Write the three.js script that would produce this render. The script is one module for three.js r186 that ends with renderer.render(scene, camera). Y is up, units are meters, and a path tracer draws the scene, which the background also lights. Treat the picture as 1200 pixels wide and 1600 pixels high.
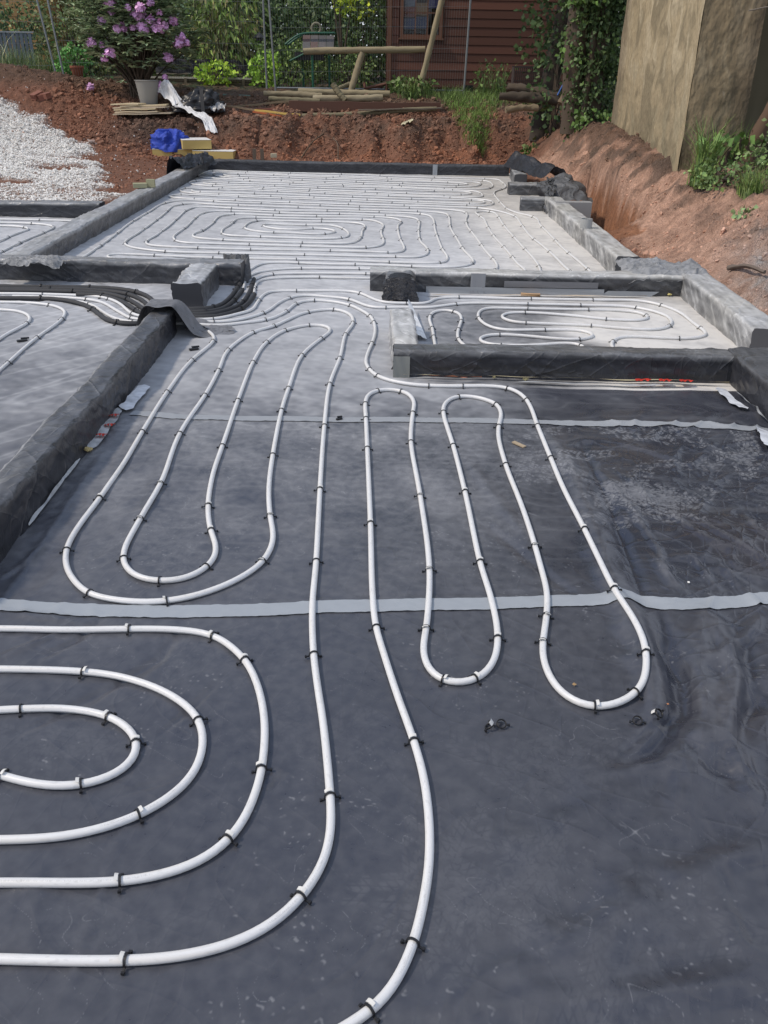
import * as THREE from 'three';
import { mergeGeometries } from 'three/addons/utils/BufferGeometryUtils.js';
import { createNoise2D, createNoise3D } from 'simplex-noise';

// ---------------------------------------------------------------- camera, sky, sun, exposure
const EYE = 1.5, PITCH = 27.4 * Math.PI / 180, ROLL = 1.0 * Math.PI / 180, FOCAL = 1342;
const scene = new THREE.Scene();
const camera = new THREE.PerspectiveCamera(2 * Math.atan(800 / FOCAL) * 180 / Math.PI, 0.75, 0.05, 400);
camera.rotation.order = 'YXZ';
camera.position.set(0, EYE, 0);
camera.rotation.set(-PITCH, 0, ROLL);
scene.add(camera);
const renderer = new THREE.WebGLRenderer({ antialias: true });
renderer.toneMapping = THREE.LinearToneMapping;
renderer.toneMappingExposure = 1.06;
renderer.shadowMap.enabled = true;

function seeded(a) { return () => { a |= 0; a = a + 0x6D2B79F5 | 0; let t = Math.imul(a ^ a >>> 15, 1 | a); t = t + Math.imul(t ^ t >>> 7, 61 | t) ^ t; return ((t ^ t >>> 14) >>> 0) / 4294967296; }; }
const rnd = seeded(7);
const n2 = createNoise2D(seeded(11)), n3 = createNoise3D(seeded(12)), n2b = createNoise2D(seeded(13));
const clamp = (v, a = 0, b = 1) => Math.min(b, Math.max(a, v));
const lerp = (a, b, t) => a + (b - a) * t;
const sst = (a, b, v) => { const t = clamp((v - a) / (b - a)); return t * t * (3 - 2 * t); };
const rr = (a, b) => a + (b - a) * rnd();
function fbm(x, y, o = 4, f = n2) { let s = 0, a = 0.5, k = 1; for (let i = 0; i < o; i++) { s += a * f(x * k, y * k); k *= 2.03; a *= 0.5; } return s; }

// sky: hazy summer sky, blue overhead between soft bright clouds
const SKYK = 0.95;
const SUN = new THREE.Vector3(-0.74, 0.88, -0.06).normalize();
{
  const W = 512, Hh = 256, d = new Float32Array(W * Hh * 4);
  const v = new THREE.Vector3();
  for (let j = 0; j < Hh; j++) for (let i = 0; i < W; i++) {
    const el = ((j + 0.5) / Hh - 0.5) * Math.PI, az = ((i + 0.5) / W) * 2 * Math.PI;
    v.set(Math.cos(el) * Math.cos(az), Math.sin(el), Math.cos(el) * Math.sin(az));
    const up = clamp(v.y), hz = Math.pow(1 - up, 3);
    const c = sst(-0.15, 0.45, n3(v.x * 1.7, v.y * 2.6 + 3, v.z * 1.7) * 0.6 + n3(v.x * 4, v.y * 6, v.z * 4) * 0.25 + 0.12) * 0.8;
    let r = lerp(0.24, 0.64, hz), g = lerp(0.36, 0.70, hz), b = lerp(0.62, 0.78, hz);
    r = lerp(r, 1.02, c); g = lerp(g, 1.04, c); b = lerp(b, 1.08, c);
    if (v.y < 0) { const t = sst(0, -0.25, v.y); r = lerp(r, 0.15, t); g = lerp(g, 0.14, t); b = lerp(b, 0.12, t); }
    const k = (j * W + i) * 4; d[k] = r * SKYK; d[k + 1] = g * SKYK; d[k + 2] = b * SKYK; d[k + 3] = 1;
  }
  const t = new THREE.DataTexture(d, W, Hh, THREE.RGBAFormat, THREE.FloatType);
  t.mapping = THREE.EquirectangularReflectionMapping; t.magFilter = t.minFilter = THREE.LinearFilter; t.needsUpdate = true;
  scene.background = t; scene.environment = t;
}
const sun = new THREE.DirectionalLight(0xfff0dc, 2.3);
sun.position.copy(SUN).multiplyScalar(40); sun.target.position.set(0, 0, -8); scene.add(sun, sun.target);
sun.castShadow = true; sun.shadow.radius = 9; sun.shadow.mapSize.set(2048, 2048);
Object.assign(sun.shadow.camera, { left: -22, right: 22, top: 22, bottom: -22, near: 1, far: 90 });

// ---------------------------------------------------------------- survey: where a sighted mark of the site plan stands in metres
const rot = new THREE.Euler(-PITCH, 0, ROLL, 'YXZ');
const ray = (px, py) => new THREE.Vector3((px - 600) / FOCAL, (800 - py) / FOCAL, -1).applyEuler(rot);
function G(px, py, y = 0) { const r = ray(px, py), t = (y - EYE) / r.y; return new THREE.Vector3(r.x * t, y, r.z * t); }   // on the level y
function D(px, py, dist) { const r = ray(px, py), t = -dist / r.z; return new THREE.Vector3(r.x * t, EYE + r.y * t, -dist); }  // at a known distance

// ---------------------------------------------------------------- naming and building helpers
const used = {};
function numbered(n) { const k = used[n] = (used[n] ?? -1) + 1; return k ? `${n}_${String(k).padStart(3, '0')}` : n; }
function shadow(o) { o.traverse(m => { if (m.isMesh) { m.castShadow = m.receiveShadow = true; } }); return o; }
function thing(name, label, category, pos = [0, 0, 0], group) {
  const o = new THREE.Group(); o.name = numbered(name); o.position.set(...pos); scene.add(o);
  o.userData = { label, category }; if (group) o.userData.group = group; return o;
}
function part(name, geo, mat, parent, label) {
  const m = new THREE.Mesh(geo, mat); m.castShadow = m.receiveShadow = true; m.name = parent ? name : numbered(name);
  (parent || scene).add(m); if (label) m.userData.label = label; return m;
}
function solo(name, geo, mat, label, category, group) { const m = part(name, geo, mat); m.userData = { label, category }; if (group) m.userData.group = group; return m; }
function M(r, g, b, rough = 0.85, extra = {}) { return new THREE.MeshStandardMaterial({ color: new THREE.Color().setRGB(r, g, b), roughness: rough, side: THREE.DoubleSide, ...extra }); }
const box = (w, h, d, x = 0, y = 0, z = 0) => new THREE.BoxGeometry(w, h, d).translate(x, y, z);
function strip(g) { const o = new THREE.BufferGeometry(); const s = g.index ? g.toNonIndexed() : g; o.setAttribute('position', s.attributes.position); o.setAttribute('normal', s.attributes.normal); if (s.attributes.color) o.setAttribute('color', s.attributes.color); return o; }
const merge = (a) => mergeGeometries(a.map(strip));
// a grid surface: f(u, v) -> [x, y, z] (and optional colour c(u, v) -> [r, g, b])
function gridGeo(nu, nv, f, c, uvf) {
  const p = new Float32Array((nu + 1) * (nv + 1) * 3), col = c ? new Float32Array(p.length) : null, uv = new Float32Array((nu + 1) * (nv + 1) * 2), ix = [];
  for (let j = 0, k = 0; j <= nv; j++) for (let i = 0; i <= nu; i++, k++) {
    const a = f(i / nu, j / nv, i, j); p.set(a, k * 3); if (c) col.set(c(i / nu, j / nv, a), k * 3);
    const q = uvf ? uvf(a, i / nu, j / nv) : [i / nu, j / nv]; uv[k * 2] = q[0]; uv[k * 2 + 1] = q[1];
  }
  for (let j = 0; j < nv; j++) for (let i = 0; i < nu; i++) { const a = j * (nu + 1) + i, b = a + 1, d = a + nu + 1, e = d + 1; ix.push(a, d, b, b, d, e); }
  const g = new THREE.BufferGeometry(); g.setAttribute('position', new THREE.BufferAttribute(p, 3)); g.setAttribute('uv', new THREE.BufferAttribute(uv, 2));
  if (c) g.setAttribute('color', new THREE.BufferAttribute(col, 3)); g.setIndex(ix); g.computeVertexNormals(); return g;
}
// crisp creases for plastic sheeting: straight-ish sharp folds at many angles
function creases(x, y) { let s = 0; for (let k = 0; k < 3; k++) { const f = 1.1 * 2.1 ** k, a = 0.6 + k * 1.9, u = x * Math.cos(a) - y * Math.sin(a), v = x * Math.sin(a) + y * Math.cos(a), r = 1 - Math.abs(n2b(u * f * 0.55 + 0.12 * n2(x * 2, y * 2) + k * 13, v * f * 1.7)); s += r ** 14 / (1 + 0.7 * k); } return s; }
// a round bar along points, radius r (number or function of 0..1), knobbly by k
function bar(pts, r, seg = 8, k = 0, steps) {
  const P = pts.map(p => p.isVector3 ? p : new THREE.Vector3(...p));
  const c = P.length > 2 ? new THREE.CatmullRomCurve3(P, false, 'centripetal') : new THREE.LineCurve3(P[0], P[1]);
  const n = steps || Math.max(2, P.length * 4), rf = typeof r === 'function' ? r : () => r;
  const fr = new THREE.CatmullRomCurve3(c.getSpacedPoints(n)).computeFrenetFrames(n, false), pp = c.getSpacedPoints(n), s = rnd() * 50;
  const g = gridGeo(seg, n, (u, v, i, j) => {
    const a = (i % seg) / seg * 2 * Math.PI, q = rf(v) * (1 + k * n3(Math.cos(a) * 0.8 + s, Math.sin(a) * 0.8, v * n * 0.35));
    const x = Math.cos(a) * q, y = Math.sin(a) * q, N = fr.normals[j], B = fr.binormals[j], o = pp[j];
    return [o.x + N.x * x + B.x * y, o.y + N.y * x + B.y * y, o.z + N.z * x + B.z * y];
  });
  const caps = [];
  for (const e of [0, n]) { const q = new THREE.CircleGeometry(rf(e / n), seg); const T = fr.tangents[e].clone().multiplyScalar(e ? 1 : -1); q.applyQuaternion(new THREE.Quaternion().setFromUnitVectors(new THREE.Vector3(0, 0, 1), T)); q.translate(pp[e].x, pp[e].y, pp[e].z); caps.push(q); }
  return merge([g, ...caps]);
}
function tex(w, h, f, srgb, repeat) {     // f(x, y) -> [r, g, b] linear 0..1
  const d = new Uint8Array(w * h * 4);
  const enc = v => { v = clamp(v); return 255 * (srgb ? (v <= 0.0031308 ? 12.92 * v : 1.055 * Math.pow(v, 1 / 2.4) - 0.055) : v); };
  for (let j = 0; j < h; j++) for (let i = 0; i < w; i++) { const c = f((i + 0.5) / w, (j + 0.5) / h, i, j), k = (j * w + i) * 4; d[k] = enc(c[0]); d[k + 1] = enc(c[1]); d[k + 2] = enc(c[2]); d[k + 3] = 255; }
  const t = new THREE.DataTexture(d, w, h, THREE.RGBAFormat); t.magFilter = THREE.LinearFilter; t.minFilter = THREE.LinearMipmapLinearFilter; t.generateMipmaps = true;
  if (srgb) t.colorSpace = THREE.SRGBColorSpace; if (repeat) t.wrapS = t.wrapT = THREE.RepeatWrapping; t.needsUpdate = true; return t;
}
// ---------------------------------------------------------------- the plastic-covered floor of the rooms
// folds of the sheet: [marks, half width, height]
const FOLDS = [
  [[[850, 668], [890, 735], [930, 830], [962, 925], [1000, 1005], [1022, 1090], [1020, 1150]], 0.05, 0.014],
  [[[905, 690], [950, 780], [985, 870], [1010, 950]], 0.028, -0.010],
  [[[935, 735], [990, 800], [1030, 860], [1050, 930]], 0.017, 0.008],
  [[[960, 735], [1000, 765], [1025, 800]], 0.014, 0.006],
  [[[1040, 800], [1080, 825], [1135, 860]], 0.012, 0.007],
  [[[1070, 802], [1130, 838], [1200, 880]], 0.014, 0.008],
  [[[1010, 858], [1050, 905], [1075, 930]], 0.016, 0.007],
  [[[1075, 862], [1130, 925]], 0.016, 0.007],
  [[[1110, 872], [1190, 925]], 0.015, 0.006],
  [[[1135, 890], [1200, 905]], 0.02, 0.007],
  [[[1020, 872], [1090, 868], [1150, 880]], 0.02, 0.005],
  [[[800, 728], [930, 732], [1200, 735]], 0.006, 0.004],
  [[[870, 805], [1000, 806], [1200, 808]], 0.006, 0.004],
  [[[760, 820], [800, 850], [860, 900], [900, 930]], 0.02, -0.006],
  [[[720, 705], [790, 800], [835, 850]], 0.03, 0.004],
  [[[1030, 950], [1056, 1040], [1062, 1110], [1020, 1175], [975, 1195]], 0.04, -0.013],
  [[[985, 945], [1015, 1010], [1032, 1070]], 0.022, 0.008],
  [[[1100, 950], [1092, 1050], [1105, 1120], [1085, 1200], [1060, 1280]], 0.05, 0.012],
  [[[1150, 960], [1170, 1030], [1180, 1100]], 0.04, -0.008],
  [[[1135, 1015], [1185, 1000]], 0.012, -0.008],
  [[[1055, 1180], [1092, 1270], [1132, 1370], [1195, 1520]], 0.006, -0.004],
  [[[1010, 1150], [980, 1170], [1030, 1130], [1060, 1120]], 0.01, -0.006],
  [[[580, 1583], [900, 1572], [1100, 1545], [1220, 1530]], 0.05, 0.009],
  [[[780, 1420], [900, 1300], [1010, 1190]], 0.08, 0.008],
  [[[1000, 1330], [950, 1450], [900, 1560]], 0.09, 0.007],
  [[[1120, 1400], [1160, 1480], [1200, 1500]], 0.03, 0.008],
  [[[205, 1255], [150, 1420], [95, 1580]], 0.004, 0.003],
  [[[290, 965], [250, 1030], [150, 1085], [20, 1150]], 0.02, -0.005],
  [[[90, 990], [50, 1010], [0, 1030]], 0.015, 0.006],
  [[[160, 965], [120, 1000], [60, 1030]], 0.015, -0.006],
  [[[245, 1150], [300, 1105], [345, 1060]], 0.012, -0.004],
  [[[150, 1250], [240, 1225], [330, 1195]], 0.01, -0.003],
  [[[420, 1240], [445, 1203]], 0.006, -0.005],
  [[[0, 960], [60, 965], [140, 975]], 0.02, 0.006],
  [[[165, 705], [100, 800], [40, 890], [-10, 960]], 0.02, 0.007],
  [[[0, 905], [40, 880], [80, 850]], 0.02, 0.006],
  [[[270, 700], [230, 790], [200, 900]], 0.04, 0.004],
  [[[0, 1330], [60, 1400], [40, 1500]], 0.05, 0.005],
  [[[0, 930], [300, 938], [600, 930], [900, 922], [1200, 914]], 0.005, -0.003],
  [[[1120, 965], [1150, 1060], [1140, 1160], [1180, 1260]], 0.035, 0.016], [[[1010, 990], [1075, 1060], [1080, 1130]], 0.03, -0.010], [[[1190, 960], [1150, 1010], [1110, 1030]], 0.022, 0.010],
  [[[1060, 1150], [1110, 1200], [1190, 1230]], 0.03, -0.009], [[[960, 1210], [1040, 1190], [1080, 1150]], 0.025, 0.008], [[[1200, 1080], [1160, 1120], [1140, 1190]], 0.03, -0.010],
  [[[1200, 1330], [1120, 1350], [1050, 1390]], 0.05, 0.010], [[[900, 1480], [1000, 1420], [1100, 1400]], 0.06, 0.008], [[[700, 1550], [850, 1510], [980, 1490]], 0.05, 0.006],
  [[[890, 700], [905, 690], [960, 690], [1060, 720]], 0.02, 0.006], [[[1080, 690], [1140, 710], [1200, 712]], 0.018, 0.006], [[[1160, 800], [1180, 830], [1220, 850]], 0.018, 0.008],
].map(([m, w, a]) => { const q = m.map(p => G(p[0], p[1])); const xs = q.map(v => v.x), zs = q.map(v => v.z); return { q, w, a, x0: Math.min(...xs) - w * 2.6, x1: Math.max(...xs) + w * 2.6, z0: Math.min(...zs) - w * 2.6, z1: Math.max(...zs) + w * 2.6 }; });
function foldH(x, z) {
  let s = 0;
  for (const f of FOLDS) {
    if (x < f.x0 || x > f.x1 || z < f.z0 || z > f.z1) continue;
    let best = 1e9, bt = 0; const n = f.q.length - 1;
    for (let i = 0; i < n; i++) {
      const a = f.q[i], b = f.q[i + 1], dx = b.x - a.x, dz = b.z - a.z, t = clamp(((x - a.x) * dx + (z - a.z) * dz) / (dx * dx + dz * dz));
      const ex = x - a.x - dx * t, ez = z - a.z - dz * t, d = ex * ex + ez * ez; if (d < best) { best = d; bt = (i + t) / n; }
    }
    const w = f.w * (0.8 + 0.35 * n2(x * 6 + 40, z * 6));
    s += 1.7 * f.a * Math.exp(-best / (w * w)) * Math.pow(Math.sin(Math.PI * clamp(bt * 0.96 + 0.02)), 0.5);
  }
  return s;
}
const Z1 = G(640, 657).z;                              // the far seam strip
function floorH(x, z) {
  let h = 0.004 * n2(x * 0.8, z * 0.8) + 0.0022 * n2(x * 2.4 + 9, z * 2.4);
  if (z > Z1 - 0.2 && x > -1.7) {
    h += foldH(x, z);
    const right = sst(0.75, 1.3, x) * sst(-0.5, -1.2, z);
    const rid = 1 - Math.abs(n2(x * 4 + z * 2.2 + 5, z * 3.4 - x * 2));
    h += right * 0.014 * rid ** 5 + right * 0.02 * n2(x * 1.3 + 2, z * 1.1);
    
    const left = sst(-0.55, -1.1, x) * sst(-1.2, -2.2, z);
    const rl = 1 - Math.abs(n2(x * 5 - z * 2.5, z * 2.2 + x * 3 + 8)); h += left * 0.004 * rl * rl * rl;
  } else {
    const far = sst(Z1 + 0.1, Z1 - 0.8, z), rid = 1 - Math.abs(n2(x * 2.2 + 3, z * 3.1)); h += far * 0.003 * rid * rid * rid * rid;
    if (x < -1.5) { const q = 1 - Math.abs(n2((x + z * 0.75) * 3.2, (z - x) * 0.5 + 4)); h += 0.007 * q ** 6; }
  }
  return h;
}
// how much concrete dust lies where, 0..1, and how sandy it is
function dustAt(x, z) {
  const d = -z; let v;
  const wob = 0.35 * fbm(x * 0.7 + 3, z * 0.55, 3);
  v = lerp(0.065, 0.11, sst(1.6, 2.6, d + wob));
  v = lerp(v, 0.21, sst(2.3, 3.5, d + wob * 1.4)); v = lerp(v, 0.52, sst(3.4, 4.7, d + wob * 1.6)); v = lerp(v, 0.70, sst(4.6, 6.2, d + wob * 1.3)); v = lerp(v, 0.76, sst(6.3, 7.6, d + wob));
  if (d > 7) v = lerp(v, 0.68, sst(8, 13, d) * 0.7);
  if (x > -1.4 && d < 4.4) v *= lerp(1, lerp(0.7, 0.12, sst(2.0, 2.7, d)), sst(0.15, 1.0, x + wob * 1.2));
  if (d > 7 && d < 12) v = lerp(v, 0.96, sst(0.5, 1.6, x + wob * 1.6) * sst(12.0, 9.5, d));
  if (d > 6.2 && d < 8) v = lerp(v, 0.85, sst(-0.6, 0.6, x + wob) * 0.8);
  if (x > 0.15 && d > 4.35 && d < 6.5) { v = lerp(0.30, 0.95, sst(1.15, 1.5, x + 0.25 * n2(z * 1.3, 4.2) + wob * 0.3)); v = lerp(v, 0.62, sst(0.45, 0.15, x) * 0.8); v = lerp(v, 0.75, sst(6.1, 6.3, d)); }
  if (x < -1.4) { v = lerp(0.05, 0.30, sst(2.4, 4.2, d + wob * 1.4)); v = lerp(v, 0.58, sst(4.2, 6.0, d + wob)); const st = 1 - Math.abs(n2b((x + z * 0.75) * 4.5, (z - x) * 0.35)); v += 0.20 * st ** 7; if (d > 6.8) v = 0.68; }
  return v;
}
const BOOTS = [];
{
  const add = (px, py, n, sp, s) => { for (let i = 0; i < n; i++) { const c = G(px + rr(-sp, sp), py + rr(-sp, sp) * 0.45); BOOTS.push({ x: c.x, z: c.z, a: rr(0, 6.28), s: s * rr(0.6, 1) }); } };
  add(1080, 640, 8, 110, 0.7); add(950, 720, 12, 130, 0.55); add(1130, 690, 9, 80, 0.5); add(860, 730, 6, 70, 0.35); add(1010, 790, 6, 70, 0.55); add(1060, 780, 4, 60, 0.5);
  add(300, 800, 8, 90, 0.34); add(560, 760, 14, 150, 0.25); add(690, 860, 9, 110, 0.22); add(230, 860, 6, 60, 0.36); add(530, 1150, 6, 80, 0.16); add(320, 1030, 5, 90, 0.18); add(80, 1170, 4, 60, 0.2);
  add(850, 1180, 7, 110, 0.2); add(770, 1370, 9, 130, 0.26); add(700, 1440, 3, 40, 0.3); add(1080, 1450, 5, 80, 0.18); add(950, 1560, 3, 60, 0.2); add(260, 1450, 4, 100, 0.15); add(590, 680, 8, 120, 0.3);
}
function bootDust(x, z) {
  let s = 0;
  for (const b of BOOTS) {
    const dx = x - b.x, dz = z - b.z; if (dx * dx + dz * dz > 0.03) continue;
    const u = dx * Math.cos(b.a) + dz * Math.sin(b.a), v = -dx * Math.sin(b.a) + dz * Math.cos(b.a);
    const half = 0.042 + 0.008 * Math.cos(u * 26 - 0.6), e = sst(0.15, 0.125, Math.abs(u)) * sst(half + 0.006, half - 0.004, Math.abs(v)); if (e <= 0) continue;
    const k = Math.abs(((u * 46 + Math.abs(v) * 38) % 1 + 1) % 1 - 0.5), k2 = Math.abs(((v * 55 + b.a) % 1 + 1) % 1 - 0.5);
    s = Math.max(s, b.s * e * sst(0.08, 0.18, k) * sst(0.06, 0.14, k2) * sst(-0.35, 0.35, n2(x * 22 + b.a * 9, z * 22)));
  }
  return s;
}
function floorTextures(x0, x1, z0, z1, fine) {
  const N = 2048, col = new Uint8Array(N * N * 4), rgh = new Uint8Array(N * N * 4), bmp = fine ? new Uint8Array(N * N * 4) : null;
  const enc = v => { v = clamp(v); return 255 * (v <= 0.0031308 ? 12.92 * v : 1.055 * Math.pow(v, 1 / 2.4) - 0.055); };
  for (let j = 0; j < N; j++) for (let i = 0; i < N; i++) {
    const x = lerp(x0, x1, (i + 0.5) / N), z = lerp(z0, z1, (j + 0.5) / N);
    let d = dustAt(x, z);
    const m = fbm(x * 2.3, z * 2.3, 3), sp = fine ? fbm(x * 17, z * 17, 3, n2b) : fbm(x * 9, z * 9, 2, n2b);
    d *= 1 + (lerp(0.2, 0.7, sst(-1.8, -3.2, z)) * m + 0.45 * sp) * (1 - 0.72 * sst(0.15, 0.6, d)); if (d > 0.3) { const sk = n2b(x * 1.1 + z * 0.7 + n2(x * 2, z * 2) * 0.25, z * 9 - x * 5); d += 0.05 * sk + 0.04 * n2(x * 14, z * 14); }
    const smear = 1 - Math.abs(n2b(x * 1.3 + n2(x * 3, z * 3) * 0.3, z * 5.5)); d += 0.05 * smear ** 8 * sst(-2.0, -3.0, z);
    if (fine) {
      if (x > 0.5 && z > -3.6) { const fh = foldH(x, z); if (fh > 0.002) d += 0.11 * sst(0.003, 0.016, fh) * (0.65 + 0.6 * sp) * sst(0.55, 0.85, x) * lerp(1, 0.4, sst(-2.3, -2.15, z)) * sst(-1.45, -1.75, z); else if (fh < -0.003) d *= 1 - 0.6 * sst(-0.003, -0.012, fh) * sst(0.5, 0.7, x) * sst(-1.3, -1.7, z); }  // ridges lighter, troughs darker: sheen of the folds painted in along with dust
      d += bootDust(x, z) * (x > 0.5 && z < -2.3 ? 0.36 : 0.11);
      const chips = n2b(x * 46 + 7, z * 46), area = sst(0.1, 0.55, n2(x * 1.5 + 20, z * 1.5)); d += 0.15 * sst(0.6, 0.9, chips) * area * sst(-0.1, 0.5, n2(x * 9, z * 9));
      const scr = 1 - Math.abs(n2b(x * 6 + z * 4 + n2(x * 5, z * 5) * 0.4, z * 7 - x * 5)); d += 0.14 * sst(0.985, 1, scr) * sst(0, 0.5, n2(x * 3 + 50, z * 3));
    }
    d = clamp(d, 0, 1);
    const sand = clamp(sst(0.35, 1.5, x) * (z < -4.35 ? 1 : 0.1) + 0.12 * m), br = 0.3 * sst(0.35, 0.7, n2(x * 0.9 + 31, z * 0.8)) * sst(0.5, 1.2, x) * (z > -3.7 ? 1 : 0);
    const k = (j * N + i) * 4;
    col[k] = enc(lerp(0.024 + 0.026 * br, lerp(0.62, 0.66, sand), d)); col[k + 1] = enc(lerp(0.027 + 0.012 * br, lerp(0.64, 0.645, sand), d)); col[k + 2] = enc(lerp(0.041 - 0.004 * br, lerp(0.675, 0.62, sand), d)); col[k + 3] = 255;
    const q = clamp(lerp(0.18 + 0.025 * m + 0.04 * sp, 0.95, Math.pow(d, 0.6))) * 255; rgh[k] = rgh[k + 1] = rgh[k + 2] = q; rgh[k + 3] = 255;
    if (fine) { const zone = 0.25 + 0.75 * sst(0.6, 1.2, x) * sst(-0.9, -1.4, z); const h = clamp(0.2 + 0.6 * zone * creases(x * 1.3, z * 1.3)) * 255; bmp[k] = bmp[k + 1] = bmp[k + 2] = h; bmp[k + 3] = 255; }
  }
  const mk = (a, s) => { const t = new THREE.DataTexture(a, N, N, THREE.RGBAFormat); t.magFilter = THREE.LinearFilter; t.minFilter = THREE.LinearMipmapLinearFilter; t.generateMipmaps = true; t.anisotropy = 8; if (s) t.colorSpace = THREE.SRGBColorSpace; t.needsUpdate = true; return t; };
  return fine ? { map: mk(col, true), roughnessMap: mk(rgh, false), bumpMap: mk(bmp, false), bumpScale: 0.006 } : { map: mk(col, true), roughnessMap: mk(rgh, false) };
}
const floor = new THREE.Group(); floor.name = 'floor'; floor.userData = { kind: 'structure', label: 'black plastic sheeting laid over the floors of all the rooms' }; scene.add(floor);
function sheet(x0, x1, z0, z1, step, T) {
  const nx = Math.round((x1 - x0) / step), nz = Math.round((z1 - z0) / step);
  const g = gridGeo(nx, nz, (u, v) => { const x = lerp(x0, x1, u), z = lerp(z0, z1, v); return [x, floorH(x, z), z]; }, null, a => [(a[0] - T.b[0]) / (T.b[1] - T.b[0]), (a[2] - T.b[2]) / (T.b[3] - T.b[2])]);
  part('membrane_sheet', g, T.mat, floor);
}
const bNear = [-1.6, 2.3, Z1, 0.7], bFar = [-7.2, 2.6, -16.2, 0.7];
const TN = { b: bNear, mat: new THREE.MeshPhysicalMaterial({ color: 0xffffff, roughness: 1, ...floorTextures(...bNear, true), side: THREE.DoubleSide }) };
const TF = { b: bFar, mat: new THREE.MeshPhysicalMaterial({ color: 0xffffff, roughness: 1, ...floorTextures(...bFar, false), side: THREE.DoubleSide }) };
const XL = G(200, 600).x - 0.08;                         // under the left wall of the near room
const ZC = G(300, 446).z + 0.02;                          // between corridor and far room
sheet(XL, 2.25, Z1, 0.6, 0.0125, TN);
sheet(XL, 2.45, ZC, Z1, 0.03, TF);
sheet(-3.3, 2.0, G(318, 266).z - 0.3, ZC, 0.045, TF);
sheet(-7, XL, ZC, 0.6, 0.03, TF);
sheet(-7, -3.3, G(60, 338).z - 0.1, ZC, 0.05, TF);
// strips of tape stuck along the seams of the sheet
function tapeStrip(marks, w, mat, label) {
  const c = new THREE.CatmullRomCurve3(marks.map(p => G(p[0], p[1]))), L = c.getLength(), n = Math.ceil(L / 0.012), pp = c.getSpacedPoints(n);
  const g = gridGeo(8, n, (u, v, i, j) => {
    const a = pp[Math.max(0, j - 1)], b = pp[Math.min(n, j + 1)], o = pp[j], tx = b.x - a.x, tz = b.z - a.z, l = Math.hypot(tx, tz), s = (u - 0.5) * w * (1 + 0.05 * n2(j * 0.3, i * 3));
    const x = o.x - tz / l * s, z = o.z + tx / l * s; return [x, floorH(x, z) + 0.0035 + 0.0018 * Math.max(0, n2(x * 18, z * 30)) + 0.0012 * (1 - Math.abs(n2(x * 13 + z * 8, z * 16 - x * 6))) ** 6, z];
  });
  return part('tape', g, mat, floor, label);
}
const tapeMat = M(0.32, 0.35, 0.385, 0.45), tapeDull = M(0.26, 0.272, 0.295, 0.8), tapeFaint = M(0.30, 0.32, 0.345, 0.55);
tapeStrip([[-70, 945], [0, 949], [100, 954], [240, 957], [400, 955], [520, 950], [700, 945], [850, 940], [950, 937], [985, 934], [1030, 942], [1080, 943], [1130, 937], [1200, 932], [1250, 929]], 0.066, tapeMat, 'wide silver tape across the foreground sheet');
tapeStrip([[205, 646], [300, 652], [450, 655], [640, 657], [780, 660], [1000, 666], [1205, 674]], 0.062, tapeFaint, 'narrow silver tape below the small room wall');
// ---------------------------------------------------------------- low block walls wrapped in plastic sheeting
const plasticBump = tex(1024, 1024, (u, v) => { const x = u * 2.4, y = v * 2.4, h = 0.25 + 0.32 * creases(x * 1.6, y * 1.6) + 0.10 * fbm(x * 3, y * 3, 2); return [h, h, h]; }, false), plasticMap = tex(1024, 1024, (u, v) => { const x = u * 2.4, y = v * 2.4; const k = 0.72 + 0.22 * fbm(x * 5, y * 5, 3) + 0.15 * creases(x * 1.6, y * 1.6) + 0.25 * sst(0.35, 0.8, n2(x * 26, y * 26)) * sst(0, 0.5, n2(x * 3, y * 3)) + 0.16 * n2b(x * 2.5, y * 19) ; return [k * 0.7, k * 0.7, k * 0.7]; }, false);
for (const t of [plasticBump, plasticMap]) t.wrapS = t.wrapT = THREE.MirroredRepeatWrapping;
const wrapMat = new THREE.MeshPhysicalMaterial({ vertexColors: true, color: new THREE.Color().setRGB(1.75, 1.75, 1.75), map: plasticMap, bumpMap: plasticBump, bumpScale: 0.012, roughness: 0.36, side: THREE.DoubleSide }), capMat = new THREE.MeshPhysicalMaterial({ vertexColors: true, roughness: 0.45, side: THREE.DoubleSide });
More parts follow.
